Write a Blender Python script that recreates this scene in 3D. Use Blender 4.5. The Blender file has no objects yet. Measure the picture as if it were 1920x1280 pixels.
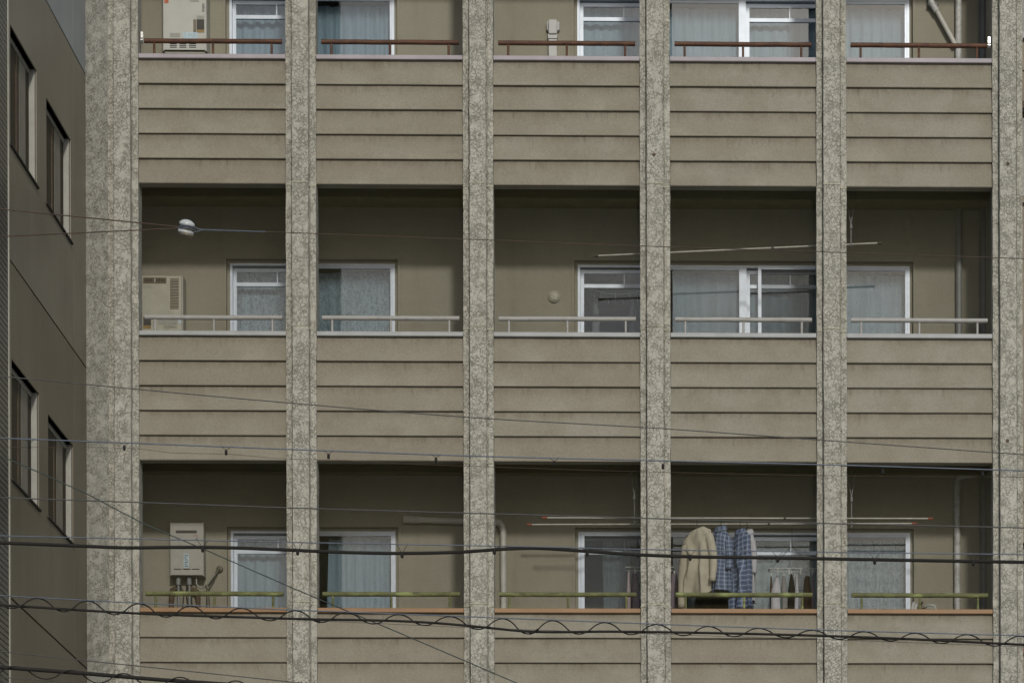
import bpy, bmesh, math, random
from mathutils import Vector, Matrix, noise

random.seed(11)
scene = bpy.context.scene
COL = scene.collection
R = math.radians

# ------------------------------------------------------------------ camera
YAW, PITCH, ROLL = -0.0231065, -0.00418131, 0.00198392
CAM = Vector((5.70629, -35.0, 1.6))
FPX, PPX, PPY = 6438.836, 1469.361, 2356.951        # focal length and principal point for a 1920 px wide frame
ROT = Matrix.Rotation(YAW, 3, 'Z') @ Matrix.Rotation(PITCH, 3, 'X') @ Matrix.Rotation(ROLL, 3, 'Y')
cam_data = bpy.data.cameras.new('camera')
cam = bpy.data.objects.new('camera', cam_data)
COL.objects.link(cam)
cam.matrix_world = Matrix.Translation(CAM) @ (ROT @ Matrix(((1, 0, 0), (0, 0, -1), (0, 1, 0)))).to_4x4()
cam_data.sensor_width = 36.0
cam_data.lens = 36.0 * FPX / 1920.0
cam_data.shift_x = -(PPX - 960.0) / 1920.0
cam_data.shift_y = (PPY - 640.0) / 1920.0
cam_data.clip_start = 0.5
cam_data.clip_end = 2000.0
scene.camera = cam

# ------------------------------------------------------------------ sky, sun, exposure
SUN_EL, SUN_AZ = R(25.0), R(10.0)                     # low hazy sun behind the camera, a little to its right
world = bpy.data.worlds.new('World')
scene.world = world
world.use_nodes = True
wn, wl = world.node_tree.nodes, world.node_tree.links
wn.clear()
w_out = wn.new('ShaderNodeOutputWorld')
w_bg = wn.new('ShaderNodeBackground')
w_sky = wn.new('ShaderNodeTexSky')
w_sky.sky_type = 'NISHITA'
w_sky.sun_disc = False
w_sky.sun_elevation = SUN_EL
w_sky.sun_rotation = math.pi - SUN_AZ
w_sky.air_density = 1.0
w_sky.dust_density = 3.0
w_sky.ozone_density = 1.5
w_bg.inputs['Strength'].default_value = 0.1
# thin high cloud over the whole sky
w_tc = wn.new('ShaderNodeTexCoord')
w_no = wn.new('ShaderNodeTexNoise')
w_no.inputs['Scale'].default_value = 7.0
w_no.inputs['Detail'].default_value = 5.0
w_no.inputs['Roughness'].default_value = 0.55
w_rp = wn.new('ShaderNodeMapRange')
w_rp.inputs['From Min'].default_value = 0.38
w_rp.inputs['From Max'].default_value = 0.66
w_rp.inputs['To Min'].default_value = 0.45
w_rp.inputs['To Max'].default_value = 0.85
w_mx = wn.new('ShaderNodeMixRGB')
w_mx.inputs['Color2'].default_value = (6.0, 6.9, 7.9, 1)
wl.new(w_tc.outputs['Generated'], w_no.inputs['Vector'])
wl.new(w_no.outputs['Fac'], w_rp.inputs['Value'])
wl.new(w_rp.outputs['Result'], w_mx.inputs['Fac'])
wl.new(w_sky.outputs['Color'], w_mx.inputs['Color1'])
wl.new(w_mx.outputs['Color'], w_bg.inputs['Color'])
wl.new(w_bg.outputs['Background'], w_out.inputs['Surface'])

sun_data = bpy.data.lights.new('sun', 'SUN')
sun_data.energy = 2.0
sun_data.angle = R(4.0)
sun_data.color = (1.0, 0.962, 0.87)
sun = bpy.data.objects.new('sun', sun_data)
COL.objects.link(sun)
sun_dir = Vector((math.sin(SUN_AZ) * math.cos(SUN_EL), -math.cos(SUN_AZ) * math.cos(SUN_EL), math.sin(SUN_EL)))
sun.rotation_euler = (-sun_dir).to_track_quat('-Z', 'Y').to_euler()
sun.location = (5, -60, 60)

vs = scene.view_settings
vs.view_transform = 'Standard'
vs.look = 'None'
vs.gamma = 1.0
vs.use_curve_mapping = False
vs.exposure = -0.25
scene.cycles.max_bounces = 7
scene.cycles.transparent_max_bounces = 16
scene.cycles.use_denoising = True
scene.cycles.sample_clamp_indirect = 4.0


# ------------------------------------------------------------------ measuring helpers
def ray(px, py):
    return (ROT @ Vector(((px - PPX) / FPX, 1.0, -(py - PPY) / FPX)))


def at(px, py, y):
    d = ray(px, py)
    return CAM + d * ((y - CAM.y) / d.y)


def at_x(px, py, x):
    d = ray(px, py)
    return CAM + d * ((x - CAM.x) / d.x)


# ------------------------------------------------------------------ object helpers
ORG = {}


def put(o, parent, origin):
    COL.objects.link(o)
    if parent is not None:
        o.parent = parent
        o.location = Vector(origin) - ORG[parent.name]
    else:
        o.location = origin
    ORG[o.name] = Vector(origin)
    return o


def tag(o, label=None, cat=None, group=None, kind=None):
    if label: o['label'] = label
    if cat: o['category'] = cat
    if group: o['group'] = group
    if kind: o['kind'] = kind
    return o


def thing(name, origin, label, cat, group=None):
    o = bpy.data.objects.new(name, None)
    o.empty_display_size = 0.1
    put(o, None, origin)
    return tag(o, label, cat, group)


class MB:
    """collects shapes in world coordinates, builds them as one mesh object"""
    def __init__(self):
        self.v, self.f, self.sm = [], [], []

    def add(self, vs_, fs_, smooth=False):
        n = len(self.v)
        self.v += [Vector(p) for p in vs_]
        for f in fs_:
            self.f.append([n + i for i in f])
            self.sm.append(smooth)
        return self

    def box(self, x0, x1, y0, y1, z0, z1):
        return self.add([(x0, y0, z0), (x1, y0, z0), (x1, y1, z0), (x0, y1, z0), (x0, y0, z1), (x1, y0, z1), (x1, y1, z1), (x0, y1, z1)],
                        [(0, 1, 5, 4), (1, 2, 6, 5), (2, 3, 7, 6), (3, 0, 4, 7), (4, 5, 6, 7), (3, 2, 1, 0)])

    def rbox(self, x0, x1, y0, y1, z0, z1, r=0.02, n=4):
        """box with rounded corners seen from the front and a softened front edge (front is -y)"""
        def ring(y, ins, rr):
            pts = []
            for cx, cz, a0 in ((x1 - ins - rr, z1 - ins - rr, 0), (x0 + ins + rr, z1 - ins - rr, 90), (x0 + ins + rr, z0 + ins + rr, 180), (x1 - ins - rr, z0 + ins + rr, 270)):
                for k in range(n + 1):
                    a = R(a0 + 90 * k / n)
                    pts.append((cx + rr * math.cos(a), y, cz + rr * math.sin(a)))
            return pts
        e = min(r * 0.5, (y1 - y0) * 0.4)
        rings = [ring(y1, 0, r), ring(y0 + e, 0, r), ring(y0 + e * .3, e * .3, r * .9), ring(y0, e, r * .7)]
        m = len(rings[0])
        vv = [p for q in rings for p in q]
        ff = []
        for k in range(3):
            for i in range(m):
                j = (i + 1) % m
                ff.append((k * m + j, k * m + i, (k + 1) * m + i, (k + 1) * m + j))
        ff.append([3 * m + i for i in range(m - 1, -1, -1)])
        ff.append(list(range(m)))
        return self.add(vv, ff)

    def tube(self, pts, r, n=8, caps=True, smooth=True):
        pts = [Vector(p) for p in pts]
        rr = r if isinstance(r, (list, tuple)) else [r] * len(pts)
        vv, ff = [], []
        t0 = (pts[1] - pts[0]).normalized()
        ref = Vector((0, 0, 1)) if abs(t0.z) < .9 else Vector((0, 1, 0))
        for i, p in enumerate(pts):
            if i == 0: t = pts[1] - pts[0]
            elif i == len(pts) - 1: t = pts[-1] - pts[-2]
            else: t = (pts[i + 1] - pts[i]).normalized() + (pts[i] - pts[i - 1]).normalized()
            t.normalize()
            u = ref - t * ref.dot(t)
            if u.length < 1e-4: u = t.orthogonal()
            u.normalize(); ref = u
            w = t.cross(u)
            for k in range(n):
                a = 2 * math.pi * k / n
                vv.append(p + u * (rr[i] * math.cos(a)) + w * (rr[i] * math.sin(a)))
        for i in range(len(pts) - 1):
            for k in range(n):
                l = (k + 1) % n
                ff.append((i * n + k, i * n + l, (i + 1) * n + l, (i + 1) * n + k))
        self.add(vv, ff, smooth)
        if caps:
            self.add(vv[:n], [list(range(n - 1, -1, -1))])
            self.add(vv[-n:], [list(range(n))])
        return self

    def lathe(self, c, axis, prof, n=20, smooth=True):
        """prof: list of (distance along axis, radius)"""
        c = Vector(c); axis = Vector(axis).normalized()
        u = axis.orthogonal().normalized(); w = axis.cross(u)
        vv, ff = [], []
        for d, r in prof:
            for k in range(n):
                a = 2 * math.pi * k / n
                vv.append(c + axis * d + u * (r * math.cos(a)) + w * (r * math.sin(a)))
        for i in range(len(prof) - 1):
            for k in range(n):
                l = (k + 1) % n
                ff.append((i * n + k, i * n + l, (i + 1) * n + l, (i + 1) * n + k))
        ff.append(list(range(n - 1, -1, -1)))
        ff.append([(len(prof) - 1) * n + k for k in range(n)])
        return self.add(vv, ff, smooth)

    def prism(self, poly, x0, x1, n=1, wob=0.0, seed=0):
        """poly in (y, z), run along x in n spans"""
        m = len(poly)
        vv, ff = [], []
        for i in range(n + 1):
            x = x0 + (x1 - x0) * i / n
            for k, (y, z) in enumerate(poly):
                s = wob * noise.noise(Vector((x * 2.1 + seed, z * 3.0, seed * 1.7))) if wob else 0
                vv.append((x, y + s, z + s * .5))
        for i in range(n):
            for k in range(m):
                l = (k + 1) % m
                ff.append((i * m + l, i * m + k, (i + 1) * m + k, (i + 1) * m + l))
        ff.append(list(range(m)))
        ff.append([n * m + k for k in range(m - 1, -1, -1)])
        return self.add(vv, ff)

    def build(self, name, mat, parent=None, origin=None, label=None):
        if origin is None:
            lo = Vector([min(p[i] for p in self.v) for i in range(3)])
            hi = Vector([max(p[i] for p in self.v) for i in range(3)])
            origin = (lo + hi) / 2
            origin.z = lo.z
        origin = Vector(origin)
        me = bpy.data.meshes.new(name)
        me.from_pydata([p - origin for p in self.v], [], self.f)
        me.polygons.foreach_set('use_smooth', self.sm)
        bm = bmesh.new(); bm.from_mesh(me)
        bmesh.ops.recalc_face_normals(bm, faces=bm.faces)
        bm.to_mesh(me); bm.free()
        me.materials.append(mat)
        me.update()
        o = bpy.data.objects.new(name, me)
        put(o, parent, origin)
        if label: o['label'] = label
        return o


def copy_part(o, parent, origin):
    c = o.copy()
    return put(c, parent, origin)


def grid_wall(mb, O, U, V, N, us, vs_, holes, depth):
    """a wall of thickness depth behind the plane O,U,V (N = outward) with rectangular holes (u0,u1,v0,v1)"""
    O, U, V, N = Vector(O), Vector(U), Vector(V), Vector(N)
    uu = sorted(set([us[0], us[1]] + [h[0] for h in holes] + [h[1] for h in holes]))
    vv = sorted(set([vs_[0], vs_[1]] + [h[2] for h in holes] + [h[3] for h in holes]))
    P = lambda u, v, n: O + U * u + V * v + N * n
    def solid(i, j):
        if i < 0 or j < 0 or i >= len(uu) - 1 or j >= len(vv) - 1: return False
        cu, cv = (uu[i] + uu[i + 1]) / 2, (vv[j] + vv[j + 1]) / 2
        return not any(h[0] < cu < h[1] and h[2] < cv < h[3] for h in holes)
    for i in range(len(uu) - 1):
        for j in range(len(vv) - 1):
            if not solid(i, j): continue
            a, b, c, d = uu[i], uu[i + 1], vv[j], vv[j + 1]
            mb.add([P(a, c, 0), P(b, c, 0), P(b, d, 0), P(a, d, 0)], [(0, 1, 2, 3)])
            mb.add([P(a, c, -depth), P(b, c, -depth), P(b, d, -depth), P(a, d, -depth)], [(3, 2, 1, 0)])
            for (di, dj, e) in ((-1, 0, (a, c, a, d)), (1, 0, (b, d, b, c)), (0, -1, (b, c, a, c)), (0, 1, (a, d, b, d))):
                if not solid(i + di, j + dj):
                    mb.add([P(e[0], e[1], 0), P(e[2], e[3], 0), P(e[2], e[3], -depth), P(e[0], e[1], -depth)], [(0, 1, 2, 3)])
    return mb


# ------------------------------------------------------------------ materials
class NT:
    def __init__(self, name):
        self.m = bpy.data.materials.new(name)
        self.m.use_nodes = True
        self.n, self.l = self.m.node_tree.nodes, self.m.node_tree.links
        self.n.clear()
        self.out = self.n.new('ShaderNodeOutputMaterial')

    def node(self, t, ins=None, **kw):
        nd = self.n.new(t)
        for k, v in kw.items(): setattr(nd, k, v)
        for k, v in (ins or {}).items(): self.set(nd, k, v)
        return nd

    def set(self, nd, k, v):
        s = nd.inputs[k]
        if isinstance(v, bpy.types.NodeSocket): self.l.new(v, s)
        elif isinstance(v, tuple) and s.type == 'RGBA' and len(v) == 3: s.default_value = v + (1,)
        else: s.default_value = v

    def coords(self, scale=(1, 1, 1), rnd=True):
        tc = self.node('ShaderNodeTexCoord')
        v = tc.outputs['Object']
        if rnd:
            oi = self.node('ShaderNodeObjectInfo')
            mm = self.node('ShaderNodeMath', {0: oi.outputs['Random'], 1: 37.0}, operation='MULTIPLY')
            v = self.node('ShaderNodeVectorMath', {0: v, 1: mm.outputs[0]}, operation='ADD').outputs[0]
        return self.node('ShaderNodeVectorMath', {0: v, 1: scale}, operation='MULTIPLY').outputs[0]

    def noise(self, vec, scale, detail=3.0, rough=.55, dist=0.0):
        return self.node('ShaderNodeTexNoise', {'Vector': vec, 'Scale': scale, 'Detail': detail, 'Roughness': rough, 'Distortion': dist}).outputs['Fac']

    def rng(self, val, a, b, c=0.0, d=1.0, smooth=True):
        return self.node('ShaderNodeMapRange', {'Value': val, 'From Min': a, 'From Max': b, 'To Min': c, 'To Max': d}, interpolation_type='SMOOTHSTEP' if smooth else 'LINEAR').outputs['Result']

    def mix(self, fac, a, b, mode='MIX'):
        return self.node('ShaderNodeMixRGB', {'Fac': fac, 'Color1': a, 'Color2': b}, blend_type=mode).outputs['Color']

    def math(self, op, a, b=0.0):
        return self.node('ShaderNodeMath', {0: a, 1: b}, operation=op).outputs[0]

    def bump(self, h, strength, dist):
        return self.node('ShaderNodeBump', {'Height': h, 'Strength': strength, 'Distance': dist}).outputs['Normal']

    def finish(self, col, rough=.8, normal=None, metal=0.0, spec=None):
        b = self.node('ShaderNodeBsdfPrincipled', {'Base Color': col, 'Roughness': rough, 'Metallic': metal})
        if spec is not None: b.inputs['Specular IOR Level'].default_value = spec
        if normal is not None: self.l.new(normal, b.inputs['Normal'])
        self.l.new(b.outputs['BSDF'], self.out.inputs['Surface'])
        return self.m


def mat_plain(name, col, rough=.6, var=.15, scale=9.0, metal=0.0, bump=0.0):
    t = NT(name)
    v = t.coords()
    n = t.noise(v, scale, 5.0, .6)
    lo = tuple(c * (1 - var) for c in col); hi = tuple(min(1, c * (1 + var)) for c in col)
    c = t.mix(t.rng(n, .3, .7), lo, hi)
    nm = t.bump(t.noise(v, scale * 12, 2.0), bump, .003) if bump else None
    return t.finish(c, rough, nm, metal)


def mat_board():
    t = NT('sprayed_stucco_board')
    tc = t.node('ShaderNodeTexCoord').outputs['Object']
    z = t.node('ShaderNodeSeparateXYZ', {0: tc}).outputs['Z']
    v = t.coords()
    base = t.mix(t.rng(t.noise(v, 2.2, 4.0, .6), .3, .7), (.268, .247, .195), (.33, .315, .262))
    oi = t.node('ShaderNodeObjectInfo').outputs['Random']
    base = t.mix(t.rng(oi, 0, 1, .0, .6, False), base, (.262, .230, .182))
    base = t.mix(t.rng(t.noise(t.coords((.5, 1, 1.6)), 5.0, 5.0, .65), .5, .8, 0, .45), base, (.215, .196, .155))
    # pale lime bloom low on some boards
    pale = t.math('MULTIPLY', t.rng(t.noise(v, 1.3, 3.0), .5, .72), t.rng(z, -.05, -.24))
    base = t.mix(t.math('MULTIPLY', pale, .5), base, (.40, .375, .31))
    # rain streaks hanging from the lap above
    vs2 = t.coords((1, 1, .07))
    st = t.rng(t.noise(vs2, 26.0, 4.0, .65), .48, .74)
    patch = t.rng(t.noise(v, 3.1, 2.0), .35, .65)
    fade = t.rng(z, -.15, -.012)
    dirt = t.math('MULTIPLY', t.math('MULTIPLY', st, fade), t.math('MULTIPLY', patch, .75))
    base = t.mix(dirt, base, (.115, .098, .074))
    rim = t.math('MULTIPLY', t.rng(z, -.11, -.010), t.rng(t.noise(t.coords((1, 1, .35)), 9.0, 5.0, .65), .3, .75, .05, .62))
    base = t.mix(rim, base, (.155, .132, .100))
    g2 = t.noise(v, 62.0, 4.0, .75)
    base = t.mix(t.rng(g2, .42, .68, 0, .34), base, (.17, .152, .115))
    base = t.mix(t.rng(g2, .5, .30, 0, .22), base, (.42, .40, .335))
    gr = t.noise(v, 210.0, 2.0, .7)
    base = t.mix(t.rng(gr, .35, .7, 0, .33), base, (.155, .135, .105))
    nm = t.bump(t.noise(v, 130.0, 3.0, .7), .45, .004)
    return t.finish(base, .92, nm, spec=.2)


def mat_pillar(name, hi, lo, scale=27.0, strength=.8, crack=1.0):
    """knock-down stucco: flat pale patches parted by ragged dark gullies"""
    t = NT(name)
    v = t.coords((1, 1, 1.0))
    warp = t.node('ShaderNodeTexNoise', {'Vector': v, 'Scale': 34.0, 'Detail': 3.0}).outputs['Color']
    wv = t.node('ShaderNodeVectorMath', {0: warp, 1: (.5, .5, .5)}, operation='SUBTRACT').outputs[0]
    wv = t.node('ShaderNodeVectorMath', {0: wv, 1: (.06, .06, .06)}, operation='MULTIPLY').outputs[0]
    vv = t.node('ShaderNodeVectorMath', {0: v, 1: wv}, operation='ADD').outputs[0]
    ed = t.node('ShaderNodeTexVoronoi', {'Vector': vv, 'Scale': scale}, feature='DISTANCE_TO_EDGE').outputs['Distance']
    wid = t.rng(t.noise(v, 11.0, 3.0), .34, .68, .0, .13)
    gully = t.node('ShaderNodeMapRange', {'Value': ed, 'From Min': wid, 'From Max': 0.0, 'To Min': 0.0, 'To Max': 1.0}).outputs['Result']
    worm = t.rng(t.math('ABSOLUTE', t.math('SUBTRACT', t.noise(v, 34.0, 2.0, .5, .8), .5)), .05, .0, 0, .9)
    worm = t.math('MULTIPLY', worm, t.rng(t.noise(v, 12.0, 2.0), .42, .6))
    g = t.math('MAXIMUM', gully, worm)
    smooth_patch = t.rng(t.noise(v, 6.0, 3.0), .34, .52)
    g = t.math('MULTIPLY', g, t.rng(smooth_patch, 0, 1, .72, 1.0, False))
    g = t.math('MINIMUM', t.math('MULTIPLY', g, crack), 1.0)
    base = t.mix(t.rng(t.noise(v, 3.5, 4.0), .3, .7), tuple(c * .86 for c in hi), hi)
    base = t.mix(t.math('MULTIPLY', g, .95), base, lo)
    # soot and algae in long vertical patches
    vz = t.coords((1, 1, .22))
    soot = t.rng(t.noise(vz, 6.0, 5.0, .65), .55, .8, 0, .32)
    base = t.mix(soot, base, (.15, .135, .10))
    moss = t.rng(t.noise(vz, 9.0, 4.0, .6), .62, .82, 0, .22)
    base = t.mix(moss, base, (.26, .25, .16))
    h = t.math('SUBTRACT', t.math('MULTIPLY', t.noise(v, 90.0, 3.0), .35), g)
    nm = t.bump(h, strength, .008)
    return t.finish(base, .9, nm, spec=.25)


def mat_rail(name, base, spots, amount, rough=.6, band=None):
    t = NT(name)
    v = t.coords((.6, 1, 1))
    n = t.noise(v, 16.0, 6.0, .7)
    c = t.mix(t.rng(n, .5 - .25 * amount, .72), base, spots)
    if band:
        n2 = t.noise(t.coords((.35, 1, 1)), 13.0, 4.0)
        c = t.mix(t.rng(n2, .52, .66), c, band)
    nm = t.bump(t.noise(v, 90.0, 3.0), .35, .003)
    return t.finish(c, rough, nm)


def mat_cap(name, col, wear, amount, rough=.55):
    t = NT(name)
    v = t.coords()
    c = t.mix(t.rng(t.noise(v, 4.0, 4.0), .3, .7), tuple(x * .9 for x in col), tuple(x * 1.07 for x in col))
    c = t.mix(t.rng(t.noise(v, 5.0, 7.0, .7), 1 - amount, 1 - amount + .05), c, wear)
    c = t.mix(t.rng(t.noise(v, 60.0, 2.0), .68, .78, 0, .6), c, tuple(x * .45 for x in col))
    return t.finish(c, rough, t.bump(t.noise(v, 70.0, 2.0), .15, .002))


def mat_backwall():
    t = NT('balcony_wall_render')
    v = t.coords(rnd=False)
    c = t.mix(t.rng(t.noise(v, 1.4, 5.0, .6), .3, .7), (.285, .268, .212), (.332, .316, .256))
    g2 = t.noise(v, 62.0, 4.0, .75)
    c = t.mix(t.rng(g2, .42, .68, 0, .28), c, (.19, .18, .14))
    c = t.mix(t.rng(g2, .5, .30, 0, .16), c, (.40, .39, .33))
    stn = t.rng(t.noise(t.coords((1, 1, .12), False), 5.0, 5.0, .6), .52, .8, 0, .38)
    c = t.mix(stn, c, (.18, .165, .12))
    c = t.mix(t.rng(t.noise(v, 190.0, 2.0, .7), .35, .7, 0, .28), c, (.18, .172, .135))
    return t.finish(c, .92, t.bump(t.noise(v, 120.0, 3.0), .3, .003), spec=.2)


def mat_glass():
    t = NT('window_glass')
    v = t.coords((1, 1, 1))
    nm = t.bump(t.noise(v, 1.6, 1.0), .05, .01)
    fr = t.node('ShaderNodeFresnel', {'IOR': 1.52, 'Normal': nm}).outputs[0]
    fr = t.math('MINIMUM', t.math('MULTIPLY', fr, 1.35), 1.0)
    tr = t.node('ShaderNodeBsdfTransparent', {'Color': (.86, .90, .92)})
    gl = t.node('ShaderNodeBsdfGlossy', {'Color': (.95, .97, 1.0), 'Roughness': .012, 'Normal': nm})
    mx = t.node('ShaderNodeMixShader', {0: fr, 1: tr.outputs[0], 2: gl.outputs[0]})
    t.l.new(mx.outputs[0], t.out.inputs['Surface'])
    return t.m


def mat_screen(name='insect_screen', lo=(.05, .055, .06), hi=(.07, .075, .08), cover=.16):
    t = NT(name)
    v = t.coords(rnd=False)
    n = t.noise(v, 40.0, 2.0)
    df = t.node('ShaderNodeBsdfDiffuse', {'Color': t.mix(n, lo, hi)})
    tr = t.node('ShaderNodeBsdfTransparent', {'Color': (1, 1, 1)})
    mx = t.node('ShaderNodeMixShader', {0: cover, 1: tr.outputs[0], 2: df.outputs[0]})
    t.l.new(mx.outputs[0], t.out.inputs['Surface'])
    return t.m


def mat_curtain(name, col, lace=0.0):
    t = NT(name)
    v = t.coords((1, 1, .5))
    c = t.mix(t.rng(t.noise(t.coords((1, 1, .05)), 30.0, 3.0), .35, .7, 0, .5), col, tuple(x * .72 for x in col))
    if lace:
        n = t.noise(v, 42.0, 3.0, .6, 1.0)
        c = t.mix(t.rng(n, .46, .6, 0, lace), c, tuple(x * .42 for x in col))
    d = t.node('ShaderNodeBsdfDiffuse', {'Color': c})
    tl = t.node('ShaderNodeBsdfTranslucent', {'Color': c})
    mx = t.node('ShaderNodeMixShader', {0: .25, 1: d.outputs[0], 2: tl.outputs[0]})
    t.l.new(mx.outputs[0], t.out.inputs['Surface'])
    return t.m


def mat_cloth(name, col, var=.12):
    t = NT(name)
    v = t.coords()
    c = t.mix(t.rng(t.noise(v, 14.0, 4.0), .3, .7), tuple(x * (1 - var) for x in col), col)
    return t.finish(c, .95, t.bump(t.noise(v, 230.0, 2.0), .2, .002), spec=.1)


def mat_plaid(name, base, dark, light, per=.062):
    t = NT(name)
    tc = t.node('ShaderNodeUVMap').outputs[0]
    s = t.node('ShaderNodeSeparateXYZ', {0: tc})
    def band(c, period, lo, hi):
        f = t.math('FRACT', t.math('DIVIDE', c, period))
        a = t.math('GREATER_THAN', f, lo); b = t.math('LESS_THAN', f, hi)
        return t.math('MULTIPLY', a, b)
    x, z = s.outputs['X'], s.outputs['Y']
    c = base
    c = t.mix(t.math('MULTIPLY', band(x, per, .0, .45), .55), c, dark)
    c = t.mix(t.math('MULTIPLY', band(z, per, .0, .45), .55), c, dark)
    c = t.mix(t.math('MULTIPLY', band(x, per, .68, .80), .7), c, light)
    c = t.mix(t.math('MULTIPLY', band(z, per, .68, .80), .7), c, light)
    return t.finish(c, .95, spec=.1)


def mat_ground():
    t = NT('street_surface')
    v = t.coords(rnd=False)
    c = t.mix(t.rng(t.noise(v, .4, 6.0), .3, .7), (.15, .147, .135), (.22, .21, .19))
    return t.finish(c, .9, t.bump(t.noise(v, 60.0, 3.0), .4, .01))


def mat_metal_wall(name='painted_wall_panel', lo=(.132, .111, .075), hi=(.165, .141, .098), run=(.086, .075, .050)):
    t = NT(name)
    v = t.coords()
    c = t.mix(t.rng(t.noise(v, .8, 4.0), .3, .7), lo, hi)
    stk = t.rng(t.noise(t.coords((1, 1, .05)), 9.0, 5.0), .45, .75, 0, .35)
    c = t.mix(stk, c, run)
    return t.finish(c, .42, t.bump(t.noise(v, 50.0, 3.0), .06, .003), spec=.5)


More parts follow.
